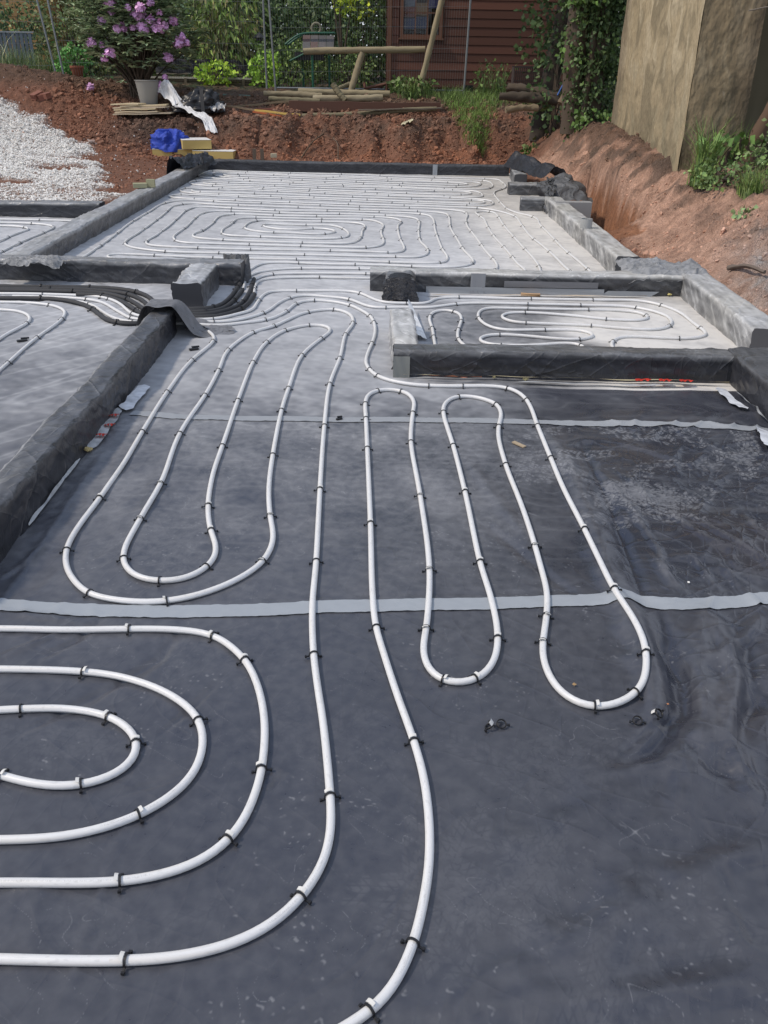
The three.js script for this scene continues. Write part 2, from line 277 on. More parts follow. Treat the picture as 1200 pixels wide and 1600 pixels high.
// a, b: ground points of the visible base edge; the wall lies to the left of a->b for w > 0
function wall(label, a, b, w, h, o = {}) {
  const { top = 0.6, face = 0.12, sand = 0.2, step = 0.02, rough = 1, below = 0.3, seed = 0, sag = 0 } = o;
  const t = thing('low_wall', label, 'low wall', [a.x, 0, a.z]);
  const dx = b.x - a.x, dz = b.z - a.z, L = Math.hypot(dx, dz), tx = dx / L, tz = dz / L, nx = tz, nz = -tx;   // n points to the left of a->b
  const sg = Math.sign(w), W = Math.abs(w);
  const prof = []; const R = 0.018;
  prof.push([0, -below]); for (let i = 0; i <= 9; i++) prof.push([0, (h - R) * i / 9]);
  for (let i = 1; i < 4; i++) { const q = i / 4 * Math.PI / 2; prof.push([R - Math.cos(q) * R, h - R + Math.sin(q) * R]); }
  for (let i = 0; i <= 4; i++) prof.push([lerp(R, W - R, i / 4), h]);
  for (let i = 1; i < 4; i++) { const q = i / 4 * Math.PI / 2; prof.push([W - R + Math.sin(q) * R, h - R + Math.cos(q) * R]); }
  for (let i = 5; i >= 0; i--) prof.push([W, (h - R) * i / 5]); prof.push([W, -below]);
  const arc = [0]; for (let i = 1; i < prof.length; i++) arc.push(arc[i - 1] + Math.hypot(prof[i][0] - prof[i - 1][0], prof[i][1] - prof[i - 1][1]));
  const n = Math.max(3, Math.round(L / step)), m = prof.length - 1;
  const at = (i, s) => {
    const [u, y] = prof[i], X = tx * s + nx * sg * u, Z = tz * s + nz * sg * u, wx = a.x + X, wz = a.z + Z;
    const up = (i > 10 && i < 19) ? 1 : 0, outx = u < R ? -1 : u > W - R ? 1 : 0;
    const rg = (q, e) => (1 - Math.abs(q)) ** e;
    const k = y < 0 ? 0.2 : 1, q = u * 8, d = k * rough * (0.006 * (rg(n3(s * 1.5 + y * 5 + seed, y * 15 - s * 2.5 + q, seed), 4) - 0.25) + 0.003 * n3(s * 1.1 + seed, y * 5, u * 5 + 7) + 0.0045 * rg(n3(s * 3.6 - y * 10 + seed, y * 26 + s * 4 + q * 2, seed + 5), 6) + 0.0025 * rg(n3(s * 9 + seed, y * 45 - s * 9 + q * 3, seed + 9), 5));
    const flare = y >= 0 && y < 0.05 ? (0.05 - y) * 0.1 * (0.6 + n2(s * 2 + seed, 2.2)) : 0;
    return [X + nx * sg * (outx * (d + flare)), y + up * d + (y > 0.05 ? 0.008 * n2(s * 0.8 + seed, 9) - sag * Math.sin(Math.PI * s / L) : 0), Z + nz * sg * (outx * (d + flare)), wx, wz];
  };
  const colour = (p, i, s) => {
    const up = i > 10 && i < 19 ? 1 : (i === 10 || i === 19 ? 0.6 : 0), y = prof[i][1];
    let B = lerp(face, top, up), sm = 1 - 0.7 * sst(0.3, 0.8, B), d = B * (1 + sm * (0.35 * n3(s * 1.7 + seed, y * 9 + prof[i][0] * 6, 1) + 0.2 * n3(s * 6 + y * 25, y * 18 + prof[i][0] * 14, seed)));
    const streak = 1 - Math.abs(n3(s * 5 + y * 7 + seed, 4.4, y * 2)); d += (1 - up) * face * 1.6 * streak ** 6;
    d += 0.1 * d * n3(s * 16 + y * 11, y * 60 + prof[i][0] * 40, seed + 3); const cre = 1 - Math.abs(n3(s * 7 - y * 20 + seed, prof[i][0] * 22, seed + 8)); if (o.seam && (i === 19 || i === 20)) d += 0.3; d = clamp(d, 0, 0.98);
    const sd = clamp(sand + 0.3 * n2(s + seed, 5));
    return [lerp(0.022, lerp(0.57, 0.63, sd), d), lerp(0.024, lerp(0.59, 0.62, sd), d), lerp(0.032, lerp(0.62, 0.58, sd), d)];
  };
  const g = gridGeo(m, n, (u, v, i, j) => at(i, L * v).slice(0, 3), (u, v) => colour(null, Math.round(u * m), L * v), (a, u, v) => [(L * v + seed * 0.37) / 2.4, (arc[Math.round(u * m)] + seed * 0.23) / 2.4]);
  const caps = [];
  for (const s of [0, L]) {
    const sh = [], cc = [], c = at(14, s), cy = h * 0.5; const mid = [tx * s + nx * sg * W / 2, cy, tz * s + nz * sg * W / 2], cf = [lerp(0.022, 0.4, face * 0.5), lerp(0.024, 0.41, face * 0.5), lerp(0.032, 0.42, face * 0.5)];
    for (let i = 0; i < m; i++) { const p = at(i, s), q = at(i + 1, s); sh.push(...mid, p[0], p[1], p[2], q[0], q[1], q[2]); cc.push(...cf, ...cf, ...cf); }
    { const p = at(m, s), q = at(0, s); sh.push(...mid, p[0], p[1], p[2], q[0], q[1], q[2]); cc.push(...cf, ...cf, ...cf); }
    const cg = new THREE.BufferGeometry(); cg.setAttribute('position', new THREE.Float32BufferAttribute(sh, 3)); cg.setAttribute('color', new THREE.Float32BufferAttribute(cc, 3)); cg.computeVertexNormals(); caps.push(cg);
  }
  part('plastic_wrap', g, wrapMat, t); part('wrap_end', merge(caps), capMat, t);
  t.userData.at = (s, u, y) => [tx * s + nx * sg * u, y, tz * s + nz * sg * u];
  const info = { t, L, at: t.userData.at }; delete t.userData.at; return info;
}
// flat patch of tape on the face of a wall (s from..to along, y from..to)
function facePatch(W, s0, s1, y0, y1, mat, out = 0.022, slant = 0) {
  part('tape', gridGeo(6, 3, (u, v) => { const p = W.at(lerp(s0, s1, u) + slant * v, -out - 0.004 * n2(u * 3 + s0 * 7, v * 2), lerp(y0, y1, v)); return p; }), mat, W.t);
}
const P = (px, py) => G(px, py);
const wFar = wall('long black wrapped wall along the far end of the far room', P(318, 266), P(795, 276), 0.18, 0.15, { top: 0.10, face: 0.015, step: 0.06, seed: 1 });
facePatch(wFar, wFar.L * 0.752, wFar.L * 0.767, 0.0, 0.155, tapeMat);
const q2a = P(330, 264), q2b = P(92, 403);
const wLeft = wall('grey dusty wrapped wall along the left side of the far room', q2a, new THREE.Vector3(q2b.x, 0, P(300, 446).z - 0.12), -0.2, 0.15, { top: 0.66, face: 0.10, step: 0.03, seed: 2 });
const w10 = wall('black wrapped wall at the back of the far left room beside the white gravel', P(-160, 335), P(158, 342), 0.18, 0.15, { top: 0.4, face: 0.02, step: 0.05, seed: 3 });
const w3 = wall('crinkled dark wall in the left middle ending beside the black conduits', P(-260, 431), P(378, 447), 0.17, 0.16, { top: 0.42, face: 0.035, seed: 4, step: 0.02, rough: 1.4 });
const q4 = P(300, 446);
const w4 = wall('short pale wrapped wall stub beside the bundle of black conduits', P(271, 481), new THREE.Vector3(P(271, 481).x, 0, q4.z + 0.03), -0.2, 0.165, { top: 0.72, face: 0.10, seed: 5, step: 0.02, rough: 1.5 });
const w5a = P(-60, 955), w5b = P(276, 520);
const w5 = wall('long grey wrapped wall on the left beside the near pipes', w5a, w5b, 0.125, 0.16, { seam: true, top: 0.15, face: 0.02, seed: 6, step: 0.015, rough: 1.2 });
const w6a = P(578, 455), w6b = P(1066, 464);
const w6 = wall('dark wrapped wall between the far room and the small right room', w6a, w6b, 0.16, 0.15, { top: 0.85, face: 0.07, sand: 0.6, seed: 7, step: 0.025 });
facePatch(w6, 0.75, 0.86, 0.0, 0.15, tapeDull); facePatch(w6, 0.42, 1.75, 0.0, 0.05, tapeFaint, 0.024); facePatch(w6, 1.0, 1.7, 0.055, 0.1, M(0.16, 0.165, 0.18, 0.6), 0.026); facePatch(w6, 1.72, 2.1, 0.0, 0.04, tapeFaint, 0.024, 0.06);
const w7a = P(614, 588), w7z = -5.38;
const w7 = wall('pale dusty wrapped wall beside the white strip at the left of the small room', new THREE.Vector3(w7a.x, 0, w7a.z - 0.13), new THREE.Vector3(w7a.x - 0.02, 0, w7z), -0.14, 0.147, { top: 0.9, face: 0.5, sand: 0.5, seed: 8, step: 0.02 });
const w7s = new THREE.Vector3(P(603, 470).x, 0, P(620, 470).z);
const w7b = wall('stubby wall end under a hanging black flap by the small room doorway', w7s, new THREE.Vector3(w7s.x, 0, w6a.z - 0.01), -0.2, 0.145, { top: 0.3, face: 0.02, seed: 18, step: 0.02, rough: 1.6 });
const w8a = P(614, 588), w8b = P(1150, 600);
const w8 = wall('black shiny wrapped wall along the front of the small right room', w8a, w8b, 0.15, 0.15, { top: 0.22, face: 0.012, seed: 9, step: 0.02 });
facePatch(w8, 0.0, 0.09, 0.0, 0.12, M(0.22, 0.23, 0.22, 0.6));
const q9a = P(850, 330), q9b = P(960, 432);
const w9f = wall('dusty grey wrapped wall on the right of the far room', q9a, q9b, 0.19, 0.16, { top: 0.85, face: 0.36, sand: 0.6, seed: 10, step: 0.035, below: 0.6 });
const q9s = P(1063, 463), q9t = P(1168, 556);
const w9s = wall('dusty grey wrapped wall on the right of the small room', new THREE.Vector3(q9s.x, 0, q9s.z - 0.22), q9t, 0.2, 0.165, { top: 0.8, face: 0.32, sand: 0.5, seed: 11, step: 0.025, below: 0.6 });
const q9n = P(1143, 603);
const w9n = wall('black wrapped wall at the right edge of the near room', new THREE.Vector3(q9n.x, 0, q9n.z - 0.14), new THREE.Vector3(q9n.x - 0.03, 0, -0.2), 0.24, 0.165, { top: 0.12, face: 0.015, seed: 12, step: 0.025, below: 0.6 });
const w9e = wall('short wrapped wall running back to the far corner behind the chimney blocks', P(796, 276), P(803, 290), 0.18, 0.15, { top: 0.6, face: 0.2, seed: 13, step: 0.03, below: 0.6 });
const w11 = wall('dark wrapped block lying across the chimney recess, farther of the two', P(795, 304.5), P(880, 306), 0.2, 0.14, { top: 0.55, face: 0.1, seed: 14, step: 0.03 });
const w12 = wall('dark wrapped block in the far right corner, nearer of the two chimney blocks', P(812, 329), P(872, 331), 0.2, 0.14, { top: 0.6, face: 0.12, seed: 15, step: 0.03 });
// ---------------------------------------------------------------- heating pipes, their clips and the black conduit
const R = 0.0099;
// white plastic with faint smudged print along one side, scuffs and dust
const pipeSkin = tex(64, 2048, (u, v, i, j) => {
  const y = v * 1.6; let k = 1 - 0.05 * Math.max(0, fbm(u * 6, y * 9, 3)) - 0.10 * sst(0.5, 0.8, n2(u * 5, y * 34)) - 0.12 * sst(0.72, 0.9, n2b(u * 12, y * 7));
  const inPrint = (y > 0.25 && y < 0.62) || (y > 1.05 && y < 1.3); if (inPrint && Math.abs(u - 0.30) < 0.035 && n2b(j * 0.55, 3) > -0.1 && n2(u * 70, j * 0.9) > -0.2) k *= 0.80;
  const d = 0.05 * Math.max(0, n2(u * 3 + 9, y * 2.3)); return [0.725 * k, (0.735 - d * 0.4) * k, (0.745 - d) * k];
}, true, true);
const pipeMat = new THREE.MeshPhysicalMaterial({ map: pipeSkin, roughness: 0.4, side: THREE.DoubleSide });
const clipMat = M(0.012, 0.012, 0.014, 0.45), tabMat = M(0.68, 0.68, 0.66, 0.5), sleeveMat = M(0.035, 0.037, 0.042, 0.7);
function run(marks, y) { return new THREE.CatmullRomCurve3(marks.map(p => G(p[0], p[1], y)), false, 'centripetal'); }
function tubeGeo(curve, r, step, seg, lift, wob = 0) {
  const L = curve.getLength(), n = Math.max(4, Math.ceil(L / step)); curve.arcLengthDivisions = Math.max(200, n * 2); curve.updateArcLengths();
  const pp = curve.getSpacedPoints(n);
  for (let k = 0; k < (seg > 8 ? 6 : 2); k++) { const o = pp.map(p => p.clone()); for (let i = 1; i < n; i++) pp[i].lerpVectors(o[i - 1], o[i + 1], 0.5).lerp(o[i], 0.4); }
  for (const p of pp) p.y = floorH(p.x, p.z) + r + lift(p);
  for (let k = 0; k < 60; k++) { let a = pp[0].y; for (let i = 1; i < n; i++) { const b = pp[i].y; pp[i].y = b * 0.5 + (a + pp[i + 1].y) * 0.25; a = b; } }
  const g = gridGeo(seg, n, (u, v, i, j) => {
    const a = pp[Math.max(0, j - 1)], b = pp[Math.min(n, j + 1)], o = pp[j], tx = b.x - a.x, tz = b.z - a.z, l = Math.hypot(tx, tz) || 1, q = i % seg / seg * Math.PI * 2;
    const rad = r * (1 + wob * Math.sin(v * L * 60)), c = Math.cos(q) * rad; return [o.x - tz / l * c, o.y + Math.sin(q) * rad, o.z + tx / l * c];
  }, null, (a, u, v) => [u, v * L / 1.6]);
  return { g, pp, L, n };
}
// near clip: arched strap with two barbed feet; far clip the same with fewer faces
function clipGeo(seg, r) {
  const strap = gridGeo(2, seg, (u, v) => { const a = lerp(-0.35, Math.PI + 0.35, v), q = r + 0.0022; return [Math.cos(a) * q, Math.sin(a) * q, (u - 0.5) * 0.0058]; });
  const strap2 = gridGeo(2, seg, (u, v) => { const a = lerp(-0.35, Math.PI + 0.35, v), q = r + 0.0042; return [Math.cos(a) * q, Math.sin(a) * q, (u - 0.5) * 0.0058]; });
  const rim = [-1, 1].map(s => gridGeo(1, seg, (u, v) => { const a = lerp(-0.35, Math.PI + 0.35, v), q = r + lerp(0.0022, 0.0042, u); return [Math.cos(a) * q, Math.sin(a) * q, s * 0.0029]; }));
  const feet = [];
  for (const s of [-1, 1]) {
    feet.push(new THREE.BoxGeometry(0.010, 0.003, 0.005).rotateZ(s * -0.25).translate(s * (r + 0.008), -r * 0.5, 0));
    feet.push(new THREE.BoxGeometry(0.0045, 0.006, 0.008).translate(s * (r + 0.0125), -r * 0.5 - 0.001, 0));
  }
  return merge([strap, strap2, ...rim, ...feet]);
}
const CLIP = clipGeo(12, R), CLIPFAR = clipGeo(6, R);
const TABS = [0.5, 0.15, 0.85].map(c => merge([0, 1].map(k => gridGeo(4, 4, (u, v) => { const a = lerp(0.9, 2.2, v) + (c - 0.5) * 0.5, q = R + 0.0046 + k * 0.0012; return [Math.cos(a) * q, Math.sin(a) * q + 0.0016 * u, lerp(-0.004, -0.013, u)]; }))));
function pipe(name, label, marks, o = {}) {
  const { r = R, step = 0.02, seg = 12, clips = 0.5, near = true, mat = pipeMat, lift = () => 0, group, wob = 0, category = 'pipe' } = o;
  const c = run(marks, r), T = tubeGeo(c, r, step, seg, lift, wob);
  const t = thing(name, label, category, [0, 0, 0], group);
  part(o.part || 'tube', T.g, mat, t);
  let idx = [];
  if (Array.isArray(clips)) idx = clips.map(([x, y]) => { const p = G(x, y, r); let b = 0, bd = 1e9; T.pp.forEach((q, i) => { const d = (q.x - p.x) ** 2 + (q.z - p.z) ** 2; if (d < bd) { bd = d; b = i; } }); return b; });
  else if (clips) for (let s = clips * 0.4; s < T.L; s += clips * rr(0.7, 1.3)) idx.push(Math.round(s / T.L * T.n));
  for (const i of idx) {
    const p = T.pp[i], a = T.pp[Math.max(0, i - 1)], b = T.pp[Math.min(T.n, i + 1)];
    const m = part('clip', near ? CLIP : CLIPFAR, clipMat, t); m.position.copy(p); m.rotation.z = rr(-0.16, 0.16); m.scale.setScalar(r > 0.012 ? r / R : 1); if (near && r < 0.012) m.scale.z = 0.85;
    m.rotation.y = Math.atan2(b.x - a.x, b.z - a.z) + rr(-0.12, 0.12);
    if (Math.abs(m.rotation.y) < 1.3) m.rotation.y += Math.PI * 0;                     // the tab end points away from the eye as laid
    else if (near && b.z > a.z) m.rotation.y += Math.PI;
    if (near && p.z > -3.2 && rnd() < 0.8) part('tape_tab', TABS[Math.floor(rnd() * 3)], tabMat, m);
  }
  return t;
}
const SP = 'white heating pipes clipped to the floor';
pipe('heating_pipe', 'white pipe looping twice on the left and sweeping round the foreground corner',
  [[322, 516], [330, 521], [335, 529], [330, 537], [300, 562], [262, 611], [222, 675], [192, 727], [157, 777], [120, 827], [104, 858], [104, 887], [119, 912], [140, 929], [175, 937], [220, 941], [265, 939], [320, 927], [370, 907], [407, 882], [424, 855], [427, 835], [422, 805], [420, 765], [426, 712], [440, 641], [451, 607], [472, 555], [502, 529], [516, 517], [511, 510], [485, 508], [447, 516], [417, 535], [395, 567], [372, 625], [347, 698], [332, 745], [325, 792], [329, 828], [337, 850], [336, 870], [320, 889], [287, 905], [245, 908], [211, 900], [193, 880], [194, 860], [220, 812], [252, 756], [281, 677], [320, 617], [342, 577], [357, 546], [395, 520], [427, 510], [482, 487], [522, 483], [545, 490], [552, 503], [540, 522], [531, 560], [515, 602], [507, 663], [500, 763], [494, 877], [488, 950], [490, 1022], [497, 1078], [505, 1130], [516, 1245], [517, 1300], [505, 1350], [470, 1404], [425, 1445], [365, 1475], [280, 1495], [200, 1501], [100, 1501], [0, 1498], [-120, 1495]],
  { group: SP, clips: [[335, 533], [298, 563], [262, 612], [222, 675], [157, 778], [103, 862], [137, 928], [265, 938], [410, 880], [421, 806], [426, 712], [440, 641], [451, 608], [472, 556], [503, 529], [485, 508], [447, 517], [419, 535], [397, 566], [372, 625], [347, 698], [325, 792], [329, 830], [322, 887], [245, 907], [192, 874], [220, 813], [252, 757], [281, 678], [320, 617], [342, 578], [358, 546], [395, 520], [428, 510], [482, 488], [523, 483], [551, 504], [540, 522], [531, 560], [515, 602], [508, 664], [500, 764], [494, 877], [490, 1023], [516, 1247], [473, 1402], [202, 1500]] });
pipe('heating_pipe', 'outermost white pipe arc of the three nested at the left edge', [[-120, 986], [0, 984], [100, 985], [205, 983], [280, 984], [332, 992], [365, 1013], [388, 1038], [405, 1078], [413, 1120], [414, 1150], [409, 1203], [396, 1250], [370, 1300], [325, 1340], [270, 1363], [190, 1378], [100, 1381], [0, 1380], [-120, 1380]], { group: SP, clips: [[205, 983], [333, 992], [383, 1033], [408, 1201], [362, 1309], [192, 1378]] });
pipe('heating_pipe', 'middle white pipe arc of the three nested at the left edge', [[-120, 1046], [0, 1046], [125, 1048], [175, 1053], [215, 1063], [260, 1081], [297, 1106], [312, 1125], [318, 1155], [310, 1195], [285, 1230], [225, 1270], [165, 1293], [100, 1307], [50, 1311], [0, 1312], [-120, 1311]], { group: SP, clips: [[128, 1048], [310, 1124], [222, 1272]] });
pipe('heating_pipe', 'innermost white pipe arc of the three nested at the left edge', [[-120, 1118], [0, 1109], [35, 1107], [100, 1105], [167, 1116], [200, 1135], [215, 1155], [212, 1182], [185, 1207], [125, 1226], [65, 1226], [0, 1211], [-60, 1190]], { group: SP, clips: [[35, 1107], [168, 1116], [216, 1157], [124, 1226], [8, 1212]] });
pipe('heating_pipe', 'white pipe with two long loops on the near right leaving at the bottom edge',
  [[296, 506], [315, 508], [351, 508], [375, 505], [414, 500], [431, 495], [448, 486], [462, 474], [476, 470], [492, 469], [519, 471], [546, 476], [564, 484], [578, 493], [585, 505], [586, 519], [581, 536], [574, 553], [572, 567], [578, 578], [589, 587], [604, 593], [621, 597], [646, 601], [672, 603], [722, 604], [765, 604], [795, 607], [815, 617], [827, 632], [840, 667], [860, 717], [882, 768], [912, 827], [935, 877], [957, 925], [985, 970], [1000, 998], [1007, 1020], [1009, 1045], [1006, 1068], [993, 1087], [965, 1101], [930, 1107], [900, 1099], [872, 1078], [855, 1050], [848, 1025], [848, 1005], [854, 962], [855, 925], [847, 890], [836, 852], [815, 790], [790, 727], [779, 685], [779, 667], [783, 648], [775, 632], [755, 624], [735, 620], [712, 620], [695, 631], [693, 647], [700, 672], [708, 697], [727, 770], [750, 877], [768, 935], [778, 990], [774, 1028], [760, 1051], [745, 1062], [715, 1069], [687, 1063], [666, 1040], [661, 1010], [666, 982], [671, 890], [657, 777], [642, 689], [645, 645], [647, 628], [638, 615], [625, 610], [606, 608], [588, 610], [576, 616], [571, 628], [572, 655], [574, 700], [579, 820], [582, 925], [587, 977], [600, 1022], [622, 1090], [646, 1157], [662, 1215], [671, 1290], [670, 1360], [662, 1410], [648, 1470], [630, 1515], [605, 1558], [577, 1584], [550, 1600], [500, 1628]],
  { group: SP, clips: [[414, 500], [448, 486], [461, 474], [492, 469], [546, 477], [578, 494], [585, 503], [581, 536], [577, 577], [589, 587], [672, 603], [722, 604], [795, 606], [823, 626], [840, 668], [861, 718], [912, 828], [957, 927], [1006, 1028], [992, 1086], [928, 1107], [849, 1003], [854, 962], [836, 853], [790, 727], [779, 667], [775, 633], [713, 620], [694, 645], [708, 697], [727, 770], [750, 879], [778, 997], [747, 1063], [687, 1063], [666, 985], [671, 889], [657, 776], [643, 690], [645, 645], [625, 611], [590, 609], [573, 630], [572, 655], [574, 700], [578, 820], [587, 980], [646, 1158], [648, 1471], [575, 1585]] });
const MID = { group: SP, step: 0.025, seg: 10, clips: 0.5 };
pipe('heating_pipe', 'white pipe around the outside of the small right room', [[286, 499], [317, 500], [345, 497], [375, 489], [393, 484], [402, 472], [411, 461], [422, 455], [442, 454], [468, 454], [507, 454], [547, 455], [564, 458], [584, 467], [601, 472], [632, 473], [664, 474], [673, 471], [681, 466], [715, 464], [819, 467], [927, 469], [986, 469], [1019, 473], [1059, 486], [1084, 505], [1103, 520], [1103, 525], [1090, 528], [1061, 529], [986, 526], [965, 528], [956, 535], [956, 542], [964, 550]], MID);
pipe('heating_pipe', 'white pipe folded into tight flat loops in the small right room', [[286, 503], [343, 503], [375, 499], [402, 492], [419, 485], [434, 474], [448, 467], [465, 462], [482, 461], [504, 463], [546, 467], [564, 474], [584, 480], [632, 480], [667, 481], [686, 479], [719, 475], [752, 474], [819, 475], [915, 477], [977, 478], [1015, 484], [1040, 492], [1050, 502], [1040, 512], [1009, 515], [919, 509], [834, 505], [802, 503], [786, 498], [783, 493], [798, 489], [827, 489], [890, 493], [950, 499], [1002, 500], [1014, 495], [1000, 488], [977, 485], [880, 484], [794, 482], [759, 482], [748, 488], [750, 500], [768, 511], [786, 515], [857, 515], [905, 516], [926, 521], [926, 527], [894, 530], [798, 523], [761, 523], [748, 530], [762, 537], [815, 540], [852, 538], [894, 536], [911, 540], [914, 546], [905, 551]], MID);
pipe('heating_pipe', 'short white pipe bend beside the pale wall of the small right room', [[684, 552], [680, 540], [675, 511], [671, 499], [675, 489], [686, 485], [698, 485], [715, 489], [721, 497], [716, 515], [715, 526], [721, 536], [730, 542], [745, 549]], { ...MID, clips: 0.25 });
const FAR = { group: SP, step: 0.04, seg: 8, clips: 0.62, near: false };
pipe('heating_pipe', 'white pipe wound in a flat spiral across the near part of the far room',
  [[379, 441], [385, 428], [396, 418], [414, 411], [445, 410], [502, 412], [597, 414], [683, 418], [715, 417], [733, 414], [740, 409], [737, 403], [725, 391], [715, 375], [704, 356], [702, 340], [698, 334], [689, 332], [650, 330], [507, 326], [417, 323], [335, 320], [303, 318], [287, 319], [272, 322], [257, 334], [237, 349], [214, 365], [197, 376], [196, 382], [207, 387], [256, 393], [371, 396], [492, 399], [626, 401], [650, 401], [663, 399], [669, 393], [667, 387], [657, 377], [654, 361], [655, 346], [650, 341], [640, 339], [550, 335], [461, 333], [372, 330], [330, 330], [315, 334], [306, 340], [289, 356], [272, 369], [272, 374], [284, 379], [339, 381], [446, 384], [541, 386], [575, 386], [592, 384], [599, 380], [599, 373], [596, 366], [596, 359], [599, 351], [592, 347], [582, 344], [552, 343], [485, 342], [400, 340], [387, 340], [372, 342], [361, 350], [350, 357], [346, 362], [353, 367], [390, 369], [440, 371], [506, 373], [530, 372], [542, 370], [545, 366], [542, 361], [532, 355], [519, 352], [492, 352], [444, 351], [416, 350], [411, 352], [415, 355], [434, 358], [467, 359], [487, 357], [512, 358], [524, 361], [515, 365], [494, 366], [455, 364], [415, 363], [392, 360], [383, 357], [385, 351], [395, 346], [410, 344], [429, 345], [466, 346], [535, 347], [563, 349], [570, 352], [566, 361], [564, 371], [555, 378], [545, 380], [520, 380], [465, 379], [397, 377], [334, 374], [308, 372], [301, 369], [304, 365], [316, 360], [332, 349], [342, 339], [357, 335], [386, 335], [450, 337], [525, 338], [587, 339], [617, 341], [627, 345], [622, 352], [622, 360], [626, 375], [631, 384], [630, 391], [617, 394], [579, 393], [530, 392], [467, 391], [397, 390], [268, 386], [234, 383], [228, 378], [245, 367], [267, 350], [282, 337], [293, 328], [307, 324], [334, 324], [372, 326], [445, 329], [526, 330], [597, 332], [650, 334], [668, 336], [676, 341], [680, 360], [685, 375], [691, 389], [699, 401], [698, 407], [691, 410], [676, 411], [635, 410], [550, 407], [436, 405], [314, 402], [215, 398], [180, 397], [168, 399], [171, 403], [209, 407], [275, 408], [327, 408], [352, 409], [368, 412], [374, 417]], FAR);
pipe('heating_pipe', 'white pipe along the left wall and over the spiral in the far room', [[380, 452], [387, 434], [402, 426], [445, 420], [496, 419], [575, 420], [700, 425], [757, 426], [773, 422], [777, 417], [774, 409], [763, 397], [752, 383], [740, 366], [731, 354], [728, 343], [730, 335], [722, 330], [689, 327], [600, 324], [417, 318], [350, 316], [320, 314], [293, 313], [268, 315], [251, 320], [236, 329], [207, 346], [181, 366], [147, 391], [126, 405], [112, 415]], FAR);
pipe('heating_pipe', 'white pipe bent back on itself in the right of the far room', [[398, 437], [417, 430], [451, 427], [541, 427], [575, 428], [700, 431], [800, 432], [821, 424], [809, 412], [789, 388], [774, 372], [761, 352], [756, 342], [746, 335], [743, 332], [750, 330], [761, 330], [771, 332], [778, 338], [786, 350], [801, 368], [818, 387], [833, 403], [842, 416], [844, 425], [830, 436], [720, 437], [572, 435], [530, 434], [479, 433], [427, 435], [407, 438], [399, 446], [397, 458]], FAR);
const row = (x0, y0, x1, y1) => [[lerp(x0, x1, 0.06), lerp(y0, y1, 0.06)], [lerp(x0, x1, 0.35), lerp(y0, y1, 0.35) + rr(-0.3, 0.3)], [lerp(x0, x1, 0.65), lerp(y0, y1, 0.65) + rr(-0.3, 0.3)], [lerp(x0, x1, 0.94), lerp(y0, y1, 0.94)]];
pipe('heating_pipe', 'white pipe zigzagging in close rows at the far end of the far room',
  [[932, 432], [925, 426], [906, 410], [882, 390], [861, 368], [843, 350], [840, 343], [831, 338], [810, 333], [798, 329], [792, 326], [780, 314], [772, 303], [774, 299], [788, 294], [790, 290], [783, 284], [776, 280.5], [755, 279.5], ...row(740, 279.2, 350, 267), [335, 266.5], [322, 269], [310, 275], [319, 277.5], ...row(350, 279.5, 725, 292.5), [743, 291], [751, 288], [745, 285], ...row(735, 285, 358, 271.3), [349, 272], [352, 274], ...row(362, 274.5, 722, 286), [732, 287.5], [724, 289], ...row(715, 289.3, 352, 277), [340, 275], [333, 272], [342, 269.5], ...row(352, 269.3, 735, 282.5), [758, 283], [769, 288], [769, 292], [760, 295], ...row(735, 296, 330, 281), [307, 282], [296, 286], [307, 289], ...row(325, 290.3, 715, 304.7), [730, 304], [737, 302], [730, 300], ...row(718, 299.8, 326, 287.5), [317, 286], [326, 284.3], ...row(335, 284.3, 722, 297.5), [742, 299], [754, 305], [750, 308], ...row(730, 308, 315, 292.5), [292, 293.5], [280, 297], [293, 301], ...row(317, 303, 725, 317.5), [750, 318], [758, 316], [752, 313.5], ...row(738, 313, 318, 300.3), [306, 299.5], [299, 297.5], [309, 295.3], ...row(325, 295.5, 735, 309.8), [760, 312.5], [771, 317], [762, 321], ...row(740, 321, 315, 305), [277, 304], [263, 306.5], [277, 309.3], ...row(300, 310.7, 715, 324), [756, 326], [779, 330], [804, 338], [815, 351], [828, 368], [848, 384], [866, 400], [883, 417], [893, 426], [898, 432]], { ...FAR, clips: 0.72 });
// pipes of the left rooms
pipe('heating_pipe', 'nearer white pipe bend on the left room floor beyond the grey wall', [[-60, 468], [0, 472], [37, 473], [77, 477], [95, 482], [102, 488], [99, 496], [91, 504], [60, 527], [30, 552], [0, 580], [-60, 632]], { ...MID, clips: 0.6 });
pipe('heating_pipe', 'smaller white pipe bend at the left edge inside the other bend', [[-60, 481], [0, 484], [20, 485], [38, 489], [47, 496], [44, 504], [27, 514], [10, 523], [0, 530], [-60, 566]], { ...MID, clips: 0.6 });
pipe('heating_pipe', 'larger white pipe bend in the far left room below the gravel', [[-60, 348], [0, 348], [45, 349], [70, 351], [83, 354], [84, 356], [68, 364], [35, 377], [0, 395], [-60, 425]], { ...FAR, clips: 0.5 });
pipe('heating_pipe', 'smaller white pipe bend at the left edge of the far left room', [[-60, 352], [5, 353], [30, 354], [43, 356], [42, 360], [26, 365], [0, 376], [-60, 398]], { ...FAR, clips: 0.5 });
pipe('heating_pipe', 'straight white pipe along the black wall of the far left room', [[-60, 342], [0, 343], [60, 344], [100, 345], [130, 346]], { ...FAR, clips: 0.7 });
pipe('heating_pipe', 'white pipe farthest of the three bending through the conduit bundle on the left', [[-60, 457], [0, 459], [50, 460], [110, 462], [150, 464], [175, 469], [189, 476], [210, 492], [240, 497], [286, 499]], MID);
pipe('heating_pipe', 'white pipe in the middle of the three bending beside the black conduits', [[20, 463], [57, 464], [107, 466], [140, 469], [160, 473], [175, 481], [189, 489], [208, 498], [240, 501], [286, 503]], MID);
